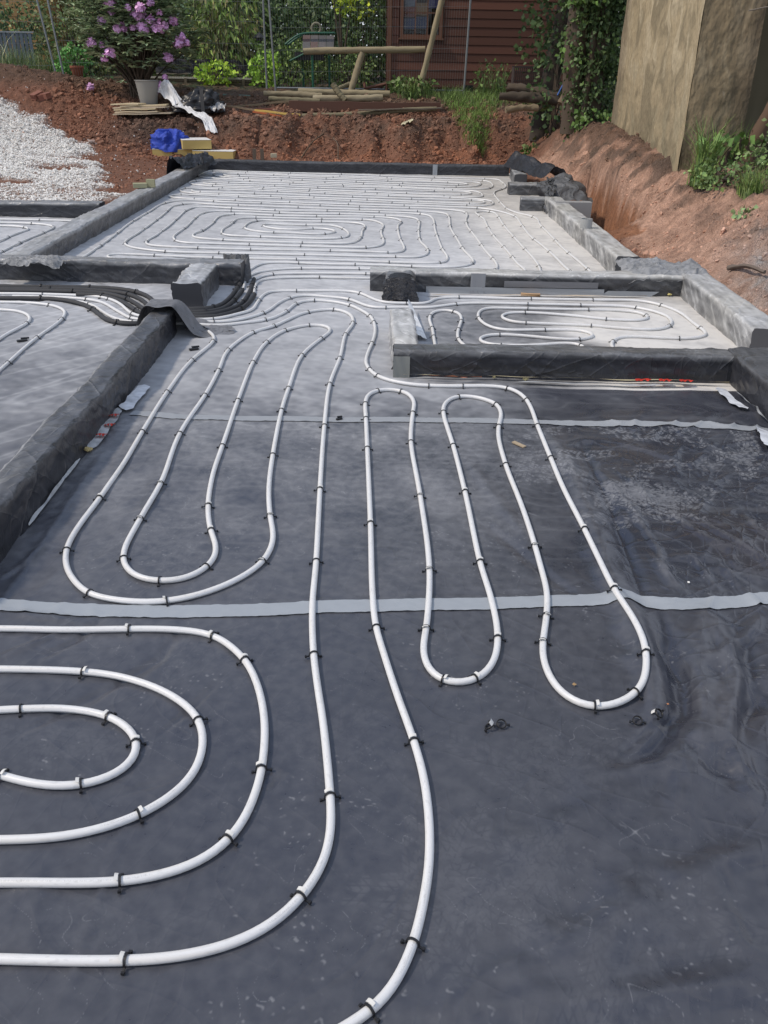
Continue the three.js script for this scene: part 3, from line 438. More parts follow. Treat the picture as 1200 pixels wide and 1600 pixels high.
pipe('heating_pipe', 'white pipe nearest of the three, coming out of a black conduit on the left', [[105, 470], [136, 474], [150, 480], [162, 488], [178, 497], [197, 502], [240, 505], [296, 506]], MID);
const CON = { r: 0.0155, step: 0.02, seg: 10, clips: 0.5, mat: sleeveMat, part: 'sleeve', group: 'black conduits through the gap in the wall', wob: 0.03, category: 'conduit' };
pipe('conduit', 'black conduit at the back of the bundle, ending beside the crinkled wall end', [[-60, 445], [50, 448], [114, 449], [160, 450], [202, 454], [225, 460], [238, 469], [246, 478], [268, 482], [300, 483], [322, 482], [338, 479], [354, 470], [369, 453], [380, 436]], CON);
pipe('conduit', 'black conduit second from the back of the bundle in the wall gap', [[-60, 449], [50, 452], [125, 453], [175, 456], [202, 460], [222, 469], [238, 481], [279, 487], [324, 487], [345, 483], [361, 473], [379, 454]], CON);
pipe('conduit', 'black conduit third from the back of the bundle in the wall gap', [[-60, 452], [60, 455], [125, 457], [162, 459], [195, 466], [215, 476], [232, 486], [280, 491], [324, 491], [349, 486], [374, 476], [389, 458], [397, 437]], CON);
pipe('conduit', 'black conduit nearest in the bundle to the right of the wall gap', [[120, 461], [158, 463], [187, 470], [205, 480], [225, 491], [285, 495], [312, 496], [336, 495], [363, 488], [386, 475], [398, 460]], CON);
pipe('conduit', 'black conduit crossing the left room in front of the white pipes', [[-60, 463], [0, 466], [57, 467], [107, 471], [135, 478], [154, 490], [167, 500], [185, 505], [208, 506], [235, 504]], CON);
pipe('conduit', 'short black conduit under the flap feeding the left looped pipe', [[268, 497], [282, 500], [291, 506], [302, 511], [323, 517]], { ...CON, clips: 0.3 });
// loose clips lying on the sheet
[['loose_clip', 'loose black clip lying on its side, left of the pair in the foreground', 764, 1140, 1.2, 0.9], ['loose_clip', 'loose black clip with round ring, right of the pair in the foreground', 783, 1137, 0.15, -1.1], ['loose_clip', 'loose black clip with white tab, left of the pair by the bottom loop', 995, 1132, -0.1, -1.1], ['loose_clip', 'loose black clip tipped up, right of the pair by the bottom loop', 1028, 1124, 1.0, -0.9]].forEach(([n, l, x, y, a, tilt], i) => {
  const c = G(x, y), t = thing(n, l, 'pipe clip', [c.x, floorH(c.x, c.z) + 0.010, c.z]);
  t.scale.setScalar(0.85); const ring = new THREE.TorusGeometry(R + 0.004, 0.0022, 6, 22).scale(1, 1, 1.6);
  const m = part('clip_body', merge([CLIP, ring]), clipMat, t); m.rotation.set(tilt, a, 0, 'YXZ');
  const tab = part('tape_tab', gridGeo(4, 2, (u, v) => { const q = lerp(0.9, 2.25, u), r = R + 0.007; return [Math.cos(q) * r, Math.sin(q) * r, lerp(-0.002, -0.017, v)]; }), tabMat, m);
});
// ---------------------------------------------------------------- earth, banks, gravel
const REC = { x0: 1.75, x1: 2.72, z0: -12.6, z1: -9.5 };       // pit dug behind the chimney blocks
function inBuilding(x, z) {
  return (x > -1.6 && x < 2.5 && z > -7.2 && z < 0.9) || (x > -3.2 && x < 2.05 && z > -16.0 && z < -6.5) || (x < -1.5 && x > -8.5 && z > -7.2 && z < 0.9) || (x < -3 && x > -8.5 && z > -10.6 && z < -6.8);
}
const trackX = [[-7, -2.6], [-10.2, -3.2], [-12.2, -3.75], [-13.4, -4.2], [-14.6, -4.7], [-15.8, -5.2], [-16.8, -5.9], [-17.6, -6.6], [-18.3, -7.6], [-18.9, -9.5]];
function gravelEdge(z) { for (let i = 0; i < trackX.length - 1; i++) { const a = trackX[i], b = trackX[i + 1]; if (z <= a[0] && z >= b[0]) return lerp(a[1], b[1], (a[0] - z) / (a[0] - b[0])); } return z > -7 ? -2.6 : -30; }
function gravelMask(x, z) {
  const e = gravelEdge(z) + 0.5 * fbm(x * 0.9, z * 0.9, 3); let m = sst(0.15, -0.25, x - e);
  const red = sst(-0.05, 0.3, fbm(x * 0.5 + 8, z * 0.9 + 2, 3) - 0.05) * sst(-14.6, -13.8, z) * sst(-11.6, -12.4, z);
  const red2 = Math.exp(-(((x + 4.9) / 0.75) ** 2) - (((z + 14.9) / 0.28) ** 2));
  return clamp(m * lerp(1, 0.62, sst(-13.6, -11.6, z)) - red * 1.1 - red2 * 0.9 - 0.35 * sst(-13.0, -11.5, z) * sst(-0.1, 0.3, n2(x * 1.2, z * 2.2)));
}
function groundBase(x, z) {
  const d = -z;
  let y = -0.03;
  const foot = 16.45 + 0.35 * n2(x * 0.5, 3) + 0.9 * Math.exp(-(((x - 2.2) / 0.5) ** 2)) + 0.25 * n2(x * 1.6, 8), lft = sst(-3.6, -5.2, x);
  const dl = d + 0.0;
  const bank = 0.62 * Math.pow(sst(foot, foot + 1.5, dl), 0.75) + 0.44 * sst(17.4, 20.5, d);
  const soft = 0.12 * sst(11.5, 15.5, d) + 0.40 * sst(14.8, 18.6, d) + 0.60 * sst(16.8, 20.2, d);
  y += lerp(bank, soft, lft);
  y += 0.42 * Math.exp(-(((x + 8.2) / 1.7) ** 2) - (((z + 19.3) / 1.1) ** 2)) + 0.14 * Math.exp(-(((x + 6.4) / 0.7) ** 2) - (((z + 18.6) / 0.7) ** 2));
  // right bank
  const x0 = lerp(2.32, 2.55, sst(-9, -6.5, z)) + 0.10 * n2(z * 0.7, 1), wdt = lerp(1.05, 1.25, sst(-13, -8, z));
  const rb = lerp(0.78, 0.62, sst(-15, -8, z)) * sst(x0 - 0.15, x0 + wdt, x + 0.10 * fbm(x * 2, z * 1.6, 2)) + 0.10 * sst(3.2, 5.5, x);
  y = Math.max(y, Math.min(rb - 0.03, 1.2));
  if (d > 15.5) y = Math.max(y, bank - 0.03 - (x < -3.6 ? 9 : 0));
  if (d > 22) y += 0.012 * (d - 22);
  return y;
}
function groundH(x, z) {
  let y = groundBase(x, z);
  if (inBuilding(x, z)) return -0.4;
  const rough = 0.35 + 0.65 * sst(0.03, 0.25, y);
  const rgt = x > 2.2 && z > -15.5 ? 1.15 : 1; y += rough * (0.05 * fbm(x * 1.5, z * 1.5, 3) + rgt * (0.06 * (Math.abs(n2(x * 3.1, z * 3.7)) - 0.3) + 0.022 * fbm(x * 9, z * 9, 2)));
  if (x > 2.2 && x < 4.5 && z > -16) { const a = sst(2.2, 2.6, x) * sst(0.75, 0.4, y), q = n2(z * 2.6 + x * 0.8, x * 0.4); y -= a * 0.03 * (1 - Math.abs(q)) ** 4; }
  if (d16(z) && x > -4 && x < 2) { const q = Math.abs(n2(x * 1.9, z * 0.6 + 4)); y -= 0.10 * (1 - q) ** 5 * sst(0.1, 0.3, y); }
  // pit with cut sides
  const px = sst(REC.x1 + 0.12, REC.x1 - 0.06, x + 0.06 * n2(z * 1.5, 1)), pz = sst(REC.z0 - 0.02, REC.z0 + 0.05, z) * sst(REC.z1 + 0.05, REC.z1 - 0.07, z - 0.15 * (x - 2.4) + 0.08 * n2(x * 4, 2)), pl = sst(1.75, 1.8, x);
  y = lerp(y, Math.min(y, -0.38 + 0.05 * n2(x * 5, z * 5)), px * pz * pl);
  const gm = gravelMask(x, z); if (gm > 0.05) y += gm * (0.05 + 0.02 * n2(x * 6, z * 6));
  return y;
}
const d16 = z => z < -15.5 && z > -18.6;
function groundC(x, z, y, slope) {
  const m = fbm(x * 1.3 + 5, z * 1.3, 4), f = fbm(x * 6, z * 6, 3);
  let c = [0.27, 0.128, 0.08];                                       // red earth
  const mix = (q, t) => { t = clamp(t); c = [lerp(c[0], q[0], t), lerp(c[1], q[1], t), lerp(c[2], q[2], t)]; };
  const far = sst(-15.6, -16.2, z), right = sst(2.2, 2.5, x) * sst(-16.2, -15.4, z);
  mix([0.19, 0.115, 0.082], far * (0.5 + 1.1 * m) * sst(0.05, 0.4, y + 0.3 * f));                     // dark topsoil on the far bank
  mix([0.34, 0.15, 0.085], far * sst(0.05, 0.4, m + 0.3 * f) * sst(0.45, 0.1, y));
  if (x < -3.4) { mix([0.11, 0.068, 0.05], sst(-16.2, -17, z) * sst(-18.6, -18.0, z) * sst(-5.6, -4.6, x) * 0.8); mix([0.26, 0.118, 0.072], sst(-4.6, -5.8, x) * 0.9); }
  mix([0.60, 0.37, 0.27], right * (0.95 + 0.5 * f) * sst(0.85, 0.5, y + 0.15 * m));   // dry pink cut earth
  mix([0.19, 0.12, 0.085], right * sst(0.40, 0.66, y + 0.5 * m + 0.14 * f) * 0.9); mix([0.12, 0.085, 0.065], right * sst(0.18, 0.5, n2(x * 2.1 + 4, z * 1.7) + 0.5 * f) * sst(0.15, 0.4, y) * 0.75);
  mix([0.36, 0.35, 0.34], right * Math.exp(-(((x - 3.05) / 0.35) ** 2) - (((z + 6.3) / 0.9) ** 2)) * (1.1 + 1.2 * f));
  if (x > 1.7 && x < 3.1 && y < 0.1 && z < -8.9 && z > -12.5) mix([0.36, 0.16, 0.08], 0.9);
  mix([0.04, 0.06, 0.022], sst(-19.6, -20.4, z) * (0.8 + m)); mix([0.045, 0.065, 0.025], sst(3.3, 3.9, x + 0.4 * m) * 0.7);
  mix([0.10, 0.075, 0.05], sst(-18.4, -19.0, z) * sst(-20.6, -19.6, z) * 0.6);
  const g = gravelMask(x, z); mix([0.80, 0.79, 0.76], g * (0.85 + 0.5 * f + 0.3 * m)); mix([0.46, 0.36, 0.29], g * sst(-13.2, -11.8, z) * (0.3 + f));
  const k = 1 + 0.35 * f; return [c[0] * k, c[1] * k, c[2] * k];
}
{
  const axis = (dense0, dense1, step, lo, hi) => { const a = []; for (let v = dense0; v <= dense1 + 1e-6; v += step) a.push(v); let s = step, v = dense0; while (v > lo) { s *= 1.25; v -= s; a.unshift(v); } s = step; v = dense1; while (v < hi) { s *= 1.25; v += s; a.push(v); } return a; };
  const xs = axis(-9.5, 5.5, 0.04, -90, 90), zs = axis(-20.6, -2.5, 0.04, -160, 40);
  const g = gridGeo(xs.length - 1, zs.length - 1, (u, v, i, j) => { const x = xs[i], z = zs[j]; return [x, groundH(x, z), z]; }, (u, v, a) => groundC(a[0], a[2], a[1]), a => [a[0] / 1.7, a[2] / 1.7]);
  const grain = tex(1024, 1024, (u, v) => { const a = u * 2 * Math.PI, b = v * 2 * Math.PI, q = (k, s) => n3(Math.cos(a) * k + s, Math.sin(a) * k + Math.cos(b) * k, Math.sin(b) * k + s); const h = 0.5 + 0.22 * q(3, 0) + 0.2 * q(9, 4) + 0.2 * q(26, 7) + 0.12 * q(60, 2); return [h, h, h]; }, false, true);
  const gmap = tex(1024, 1024, (u, v) => { const a = u * 2 * Math.PI, b = v * 2 * Math.PI, q = (k, s) => n3(Math.cos(a) * k + s, Math.sin(a) * k + Math.cos(b) * k, Math.sin(b) * k + s); const h = 0.82 + 0.14 * q(5, 1) + 0.16 * q(22, 3) + 0.12 * q(50, 6); return [h, h, h]; }, false, true);
  const m = part('ground', g, new THREE.MeshPhysicalMaterial({ vertexColors: true, map: gmap, bumpMap: grain, bumpScale: 0.03, roughness: 0.97, side: THREE.DoubleSide })); m.userData = { kind: 'structure' };
}
function pebble(seed, flat = 0.7) { const g = new THREE.IcosahedronGeometry(1, 1), p = g.attributes.position; for (let i = 0; i < p.count; i++) { const v = new THREE.Vector3().fromBufferAttribute(p, i), k = 0.75 + 0.38 * n3(v.x * 1.1 + seed, v.y * 1.1, v.z * 1.1); p.setXYZ(i, v.x * k, v.y * k * flat, v.z * k); } g.computeVertexNormals(); return g; }
function scatter(name, geo, mat, n, place, label) {
  const m = new THREE.InstancedMesh(geo, mat, n), o = new THREE.Object3D(), c = new THREE.Color(); let k = 0;
  for (let t = 0; t < n * 30 && k < n; t++) { const q = place(); if (!q) continue; o.position.set(q.x, q.y, q.z); o.rotation.set(rr(0, 6.3), rr(0, 6.3), rr(0, 6.3)); o.scale.set(q.s * rr(0.8, 1.3), q.s * rr(0.7, 1), q.s * rr(0.8, 1.2)); o.updateMatrix(); m.setMatrixAt(k, o.matrix); c.setRGB(...q.c); m.setColorAt(k, c); k++; }
  m.count = k; m.castShadow = m.receiveShadow = true; m.name = numbered(name); m.userData = { kind: 'stuff', label }; scene.add(m); return m;
}
const stoneMat = M(1, 1, 1, 0.9);
scatter('gravel', pebble(2), stoneMat, 80000, () => {
  const z = rr(-19, -10.4), x = rr(-10, -3.2); if (inBuilding(x, z)) return null; const g = gravelMask(x, z); if (rnd() > g * 1.15 + 0.004) return null;
  const w = rnd(), k = w < 0.86 ? rr(0.78, 0.93) : w < 0.94 ? rr(0.45, 0.65) : rr(0.2, 0.36); return { x, y: groundH(x, z) + 0.008, z, s: rr(0.006, 0.015) * (rnd() < 0.05 ? 1.7 : 1), c: w < 0.93 ? [k, k * 0.985, k * 0.95] : [k * 1.1, k * 0.8, k * 0.66] };
}, 'white crushed stone heap spilling over the red earth on the left');
scatter('soil_clods', pebble(5, 0.8), stoneMat, 17000, () => {
  const w = rnd(); let x, z, s = rr(0.007, 0.027);
  if (w < 0.55) { x = rr(-6.5, 2.6); z = rr(-19.4, -15.9); if (rnd() < 0.12) s *= 2.4; } else if (w < 0.75) { x = rr(-10, -3.6); z = rr(-20.4, -11.5); if (rnd() < 0.05) s *= 2; } else { x = rr(2.3, 4.2); z = rr(-16, -3.2); s *= 0.55; if (rnd() < 0.03) s *= 2.2; if (rnd() < 0.06) s *= 2.4; }
  if (inBuilding(x, z) || gravelMask(x, z) > 0.4) return null; if (x > 2.2 && z > -16 && rnd() > sst(-0.3, 0.3, n2(x * 1.4, z * 1.4)) * 0.9 + 0.1) return null;
  const y = groundH(x, z); if (y < -0.2) return null; const c = groundC(x, z, y), k = rr(0.8, 1.3); return { x, y: y + s * 0.3, z, s, c: [c[0] * k, c[1] * k, c[2] * k] };
}, 'lumps of red and brown soil lying on the banks');
// ---------------------------------------------------------------- leaves
// leafy mass: kite-shaped leaves with a fold, spread through blobs; returns one geometry with vertex colours
function leaves(blobs, n, size, cols, o = {}) {
  const { droop = 0.4, narrow = 0.45, shell = 0.55, up = 0.3 } = o;
  const pos = [], col = [], v = new THREE.Vector3(), d = new THREE.Vector3(), s = new THREE.Vector3(), nn = new THREE.Vector3();
  const wsum = blobs.reduce((a, b) => a + b[3] * b[4] * (b[5] || b[3]), 0);
  for (const b of blobs) {
    const k = Math.round(n * b[3] * b[4] * (b[5] || b[3]) / wsum), sd = rnd() * 90;
    for (let i = 0; i < k; i++) {
      v.set(rr(-1, 1), rr(-1, 1), rr(-1, 1)); const l = v.length() || 1; if (l > 1 && rnd() < 0.9) { i--; continue; }
      v.multiplyScalar(Math.pow(l, shell) / l * (1 + 0.35 * n3(v.x * 1.8 + sd, v.y * 1.8, v.z * 1.8)));
      const clump = n3(b[0] + v.x * b[3] * 2.2, b[1] + v.y * b[4] * 2.2, b[2] + v.z * b[3] * 2.2); if (clump < -0.25 && rnd() < 0.75) continue;
      const x = b[0] + v.x * b[3], y = b[1] + v.y * b[4], z = b[2] + v.z * (b[5] || b[3]); if (o.floor !== undefined && y < o.floor) continue;
      d.set(v.x + rr(-1, 1), up - droop * rnd() * 2 + rr(-0.3, 0.3), v.z + rr(-1, 1)).normalize(); s.set(rr(-1, 1), rr(-0.4, 0.4), rr(-1, 1)).cross(d).normalize(); nn.crossVectors(s, d);
      const L = size * rr(0.6, 1.3), w = L * narrow, c = cols[Math.floor(rnd() * cols.length)], q = rr(0.7, 1.3) * (1 + 0.3 * clump);
      const A = [x, y, z], B = [x + d.x * L * 0.5 + s.x * w, y + d.y * L * 0.5 + s.y * w + L * 0.06, z + d.z * L * 0.5 + s.z * w], C = [x + d.x * L, y + d.y * L - L * 0.12 * droop, z + d.z * L], E = [x + d.x * L * 0.5 - s.x * w, y + d.y * L * 0.5 - s.y * w + L * 0.06, z + d.z * L * 0.5 - s.z * w];
      pos.push(...A, ...B, ...C, ...A, ...C, ...E); for (let t = 0; t < 6; t++) col.push(c[0] * q, c[1] * q, c[2] * q);
    }
  }
  const g = new THREE.BufferGeometry(); g.setAttribute('position', new THREE.Float32BufferAttribute(pos, 3)); g.setAttribute('color', new THREE.Float32BufferAttribute(col, 3)); g.computeVertexNormals(); return g;
}
function blades(n, place, h, w, cols, lean = 0.5) {      // grass and sword-like leaves
  const pos = [], col = [];
  for (let i = 0; i < n; i++) {
    const b = place(); if (!b) continue; const a = rr(0, 6.28), H = h * rr(0.5, 1.2), l = lean * rr(0.1, 1) * H, W = w * rr(0.6, 1.2), c = cols[Math.floor(rnd() * cols.length)], q = rr(0.7, 1.3), sx = -Math.sin(a) * W, sz = Math.cos(a) * W; let P0 = null;
    for (let k = 0; k <= 3; k++) {
      const t = k / 3, e = [b[0] + Math.cos(a) * l * t * t, b[1] + H * t * (1 - 0.25 * lean * t), b[2] + Math.sin(a) * l * t * t], f = 1 - t * 0.95, P1 = [[e[0] - sx * f, e[1], e[2] - sz * f], [e[0] + sx * f, e[1], e[2] + sz * f]];
      if (P0) { pos.push(...P0[0], ...P0[1], ...P1[1], ...P0[0], ...P1[1], ...P1[0]); for (let m = 0; m < 6; m++) col.push(c[0] * q, c[1] * q, c[2] * q); } P0 = P1;
    }
  }
  const g = new THREE.BufferGeometry(); g.setAttribute('position', new THREE.Float32BufferAttribute(pos, 3)); g.setAttribute('color', new THREE.Float32BufferAttribute(col, 3)); g.computeVertexNormals(); return g;
}
const leafMat = new THREE.MeshPhysicalMaterial({ color: new THREE.Color().setRGB(1.95, 1.9, 1.8), vertexColors: true, roughness: 0.6, side: THREE.DoubleSide });
const barkMat = M(0.09, 0.068, 0.05, 0.95);
const DK = [[0.025, 0.05, 0.018], [0.035, 0.065, 0.02], [0.05, 0.08, 0.028]], MD = [[0.05, 0.09, 0.025], [0.07, 0.115, 0.03], [0.085, 0.12, 0.045]], LT = [[0.11, 0.17, 0.04], [0.14, 0.20, 0.05], [0.08, 0.13, 0.035]], OL = [[0.08, 0.085, 0.03], [0.06, 0.075, 0.028], [0.11, 0.10, 0.04]];
function bush(name, label, cat, c, blobs, n, size, cols, o = {}) {
  const t = thing(name, label, cat, [c.x, c.y, c.z], o.group);
  part('crown', leaves(blobs, n, size, cols, o), leafMat, t);
  const stems = []; for (let i = 0; i < (o.stems || 5); i++) { const b = blobs[i % blobs.length]; stems.push(bar([[rr(-0.12, 0.12), -0.1, rr(-0.12, 0.12)], [b[0] * 0.4 + rr(-0.1, 0.1), b[1] * 0.5, b[2] * 0.4], [b[0] + rr(-0.2, 0.2) * b[3], b[1] + b[4] * 0.3, b[2]]], v => (o.stemR || 0.022) * (1 - 0.7 * v), 6, 0.1)); }
  part(name.endsWith('tree') ? 'trunk' : 'stem', merge(stems), barkMat, t); return t;
}
// ---------------------------------------------------------------- the garden behind the site fence
const gy = (x, z) => groundH(x, z);
const GB = (px, dist) => { const p = D(px, 120, dist); p.y = gy(p.x, p.z); return p; };
// tall dark hedge closing the view, tree by tree
[[-60, 30], [70, 31], [190, 29.5], [300, 31], [420, 30], [540, 31.5], [680, 33], [850, 32], [1010, 30], [1180, 29]].forEach(([px, d], i) => {
  const c = GB(px, d); const H = rr(6.6, 8.2);
  bush('hedge_tree', ['dark tall tree', 'dense green tree', 'olive green tree'][i % 3] + ['  at the far left edge behind the yellow shed', ' behind the left fence posts', ' behind the purple flowering shrub', ' right of the purple flowering shrub', ' behind the middle fence posts', ' left of the brown shed', ' hidden behind the brown shed', ' behind the right end of the brown shed', ' behind the ivy and the tall wall', ' beyond the tall wall at the far right'][i], 'tree', c,
    [[0, H * 0.26, 0, 2.0, H * 0.3], [-0.9, H * 0.6, 0.2, 1.3, H * 0.3], [0.9, H * 0.62, 0, 1.4, H * 0.32], [0, H * 0.85, -0.2, 1.4, H * 0.26]], 12500, 0.2, [...DK, ...MD, ...(i % 3 === 2 ? OL : [])], { stemR: 0.12, stems: 4 });
});
scene.children.filter(o => o.userData.label).forEach(o => { o.userData.label = o.userData.label.replace('  ', ' '); });
// nearer shrubs of the garden: [px, distance, half width, height, leaves, size, colours, label]
[
  [18, 24, 1.0, 1.7, 2600, 0.11, [...DK, ...MD], 'mixed green shrub at the far left under the yellow shed'],
  [132, 23.5, 0.9, 1.9, 2600, 0.10, [...OL, ...MD], 'olive shrub left of the purple flowering shrub beside the fence posts'],
  [290, 24.5, 1.1, 2.4, 3200, 0.12, [...MD, ...OL], 'feathery green bush directly right of the purple flowering shrub'],
  [352, 23.2, 0.8, 2.3, 1500, 0.20, [...OL, ...LT], 'long-leaved olive bush between the flowering shrub and middle posts'],
  [405, 25, 1.0, 2.5, 2600, 0.13, DK, 'dark bush behind the middle fence posts'],
  [455, 22.2, 0.7, 0.95, 1700, 0.09, [...MD, LT[0]], 'low green shrub just right of the middle fence posts'],
  [505, 26.5, 1.2, 2.7, 3400, 0.11, DK, 'dark twiggy bush behind the green hutch'],
  [572, 23, 0.55, 2.4, 1600, 0.10, [...DK, MD[1]], 'tall dark shrub against the left corner of the brown shed'],
  [545, 22.4, 0.6, 0.7, 1100, 0.08, MD, 'low green plants under the horizontal rail'],
].forEach(a => { const c = GB(a[0], a[1]), w = a[2], h = a[3]; bush('garden_shrub', a[7], 'shrub', c, [[0, h * 0.4, 0, w, h * 0.42], [-w * 0.5, h * 0.7, 0.1, w * 0.6, h * 0.32], [w * 0.45, h * 0.72, -0.1, w * 0.62, h * 0.33]], a[4], a[5], a[6], { narrow: a[5] > 0.15 ? 0.16 : 0.32, droop: a[5] > 0.15 ? 1.1 : 0.5 }); });
bush('lime_tree', 'small lime green leafed tree above the green hutch', 'tree', GB(535, 22.6), [[0.0, 2.0, 0, 0.42, 0.35], [0.25, 1.6, 0, 0.4, 0.22], [-0.2, 2.4, 0, 0.4, 0.3]], 620, 0.12, [[0.30, 0.36, 0.03], [0.24, 0.32, 0.03], [0.16, 0.25, 0.03]], { stemR: 0.035, stems: 4, narrow: 0.3 });
bush('lime_shrub', 'small lime green plant left of the middle fence posts', 'shrub', GB(338, 21.6), [[0, 0.33, 0, 0.4, 0.26]], 420, 0.09, [[0.22, 0.32, 0.03], [0.16, 0.26, 0.03]]);
bush('lime_shrub', 'bright green plant at the foot of the middle fence posts', 'shrub', GB(412, 21.2), [[0, 0.34, 0, 0.33, 0.32]], 520, 0.08, [[0.17, 0.28, 0.03], [0.12, 0.22, 0.03]]);
bush('leafy_plant', 'round green leafy plant in front of the terracotta pot', 'plant', GB(118, 21), [[0, 0.35, 0, 0.34, 0.36]], 700, 0.08, [[0.05, 0.14, 0.03], [0.06, 0.17, 0.035]]);
{ // long grass beside the left fence posts and feathery stems
  const c = GB(38, 21.5); const t = thing('tall_grass', 'clump of tall feathery grass at the left below the slatted fence', 'grass', [c.x, c.y, c.z]);
  part('blades', blades(1100, () => [rr(-0.9, 0.8), 0, rr(-0.3, 0.3)], 0.75, 0.008, [...MD, LT[0], [0.13, 0.14, 0.06]], 0.7), leafMat, t);
  part('seed_stalk', blades(14, () => [rr(-0.7, 0.6), 0.1, rr(0.2, 0.3)], 1.3, 0.008, [[0.35, 0.36, 0.22]], 0.9), leafMat, t);
}
// purple rhododendron
{
  const c = D(222, 166, 18.9); c.y = gy(c.x, c.z); const t = thing('rhododendron', 'large shrub with purple flower heads at the top of the bank', 'shrub', [c.x, c.y, c.z]);
  const pos = [], col = [], tips = [], stems = [];
  const addLeaf = (x, y, z, dx, dy, dz, L, w, k) => {
    const s = new THREE.Vector3(dx, dy, dz).cross(new THREE.Vector3(0, 1, 0)).normalize(), A = [x, y, z], m = (t, q) => [x + dx * L * t + s.x * w * q, y + dy * L * t - L * 0.22 * t * t + (q ? L * 0.05 : 0), z + dz * L * t + s.z * w * q];
    const pts = [A, m(0.4, 1), m(0.75, 0.8), m(1, 0), m(0.75, -0.8), m(0.4, -1)]; for (let i = 1; i < 5; i++) { pos.push(...pts[0], ...pts[i], ...pts[i + 1]); const cc = [0.14 * k, 0.185 * k, 0.115 * k]; col.push(...cc, ...cc, ...cc); }
  };
  for (let i = 0; i < 1000; i++) {
    const a = rr(0, 6.28), e = Math.acos(rr(-0.75, 1)), q = Math.pow(rnd(), 0.2), k = 1 + 0.3 * n3(Math.cos(a) * 1.4, e * 1.2, Math.sin(a) * 1.4);
    const x = Math.sin(e) * Math.cos(a) * 1.12 * q * k, z = Math.sin(e) * Math.sin(a) * 0.9 * q * k, y = 1.3 + Math.cos(e) * 1.25 * q * k; if (y < 0.2 || (y < 0.7 && rnd() < 0.5)) continue;
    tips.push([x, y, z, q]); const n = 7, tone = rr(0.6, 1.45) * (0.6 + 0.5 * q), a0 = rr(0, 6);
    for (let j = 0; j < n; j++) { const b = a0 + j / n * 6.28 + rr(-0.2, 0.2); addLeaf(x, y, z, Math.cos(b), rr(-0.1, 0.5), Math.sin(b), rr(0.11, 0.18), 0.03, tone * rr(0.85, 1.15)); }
    if (i % 14 === 0) stems.push(bar([[rr(-0.15, 0.15), -0.1, rr(-0.15, 0.15)], [x * 0.35, y * 0.45, z * 0.35], [x, y, z]], v => 0.022 * (1 - 0.75 * v), 5, 0.1));
  }
  const g = new THREE.BufferGeometry(); g.setAttribute('position', new THREE.Float32BufferAttribute(pos, 3)); g.setAttribute('color', new THREE.Float32BufferAttribute(col, 3)); g.computeVertexNormals();
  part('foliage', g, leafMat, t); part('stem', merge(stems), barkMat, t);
  const truss = (k) => { const a = []; for (let i = 0; i < 46; i++) { const th = i * 2.4, ph = Math.acos(1 - 1.5 * (i + 0.5) / 46); const p = new THREE.CircleGeometry(rr(0.3, 0.5), 5); p.rotateX(-0.6 + rr(-0.8, 0.8)); p.translate(0, 0, rr(0.6, 1.0)); p.rotateX(-Math.PI / 2 + ph).rotateY(th); const cc = new Float32Array(p.attributes.position.count * 3), q = rr(0.7, 1.25) * k; for (let m = 0; m < cc.length; m += 3) cc.set([0.42 * q, 0.245 * q, 0.44 * q], m); p.setAttribute('color', new THREE.BufferAttribute(cc, 3)); a.push(p); } return merge(a); };
  const TR = [truss(1), truss(0.8), truss(1.15)];
  const spots = [[172, 6], [235, 5], [160, 32], [175, 19], [216, 22], [183, 45], [192, 43], [207, 43], [222, 41], [227, 47], [235, 31], [249, 20], [247, 43], [257, 42], [271, 33], [285, 57], [280, 68], [291, 67], [143, 67], [160, 71], [172, 83], [163, 92], [263, 90], [258, 121], [251, 138], [141, 137], [219, 12], [200, 12]];
  spots.forEach(([x, y], i) => { const dd = 18.9 - 0.55 * Math.sqrt(clamp(1 - ((x - 215) / 85) ** 2 - ((y - 60) / 110) ** 2, 0.02, 1)) - rr(0.1, 0.35), p = D(x, y, dd); const f = part('flower_head', TR[i % 3], leafMat, t); f.position.set(p.x - c.x, p.y - c.y, p.z - c.z); f.scale.setScalar([0.105, 0.075, 0.09, 0.06][i % 4] * (i === 4 || i === 12 ? 1.25 : 1)); f.rotation.set(rr(-0.3, 0.6), rr(0, 6), rr(-0.3, 0.3)); });
}
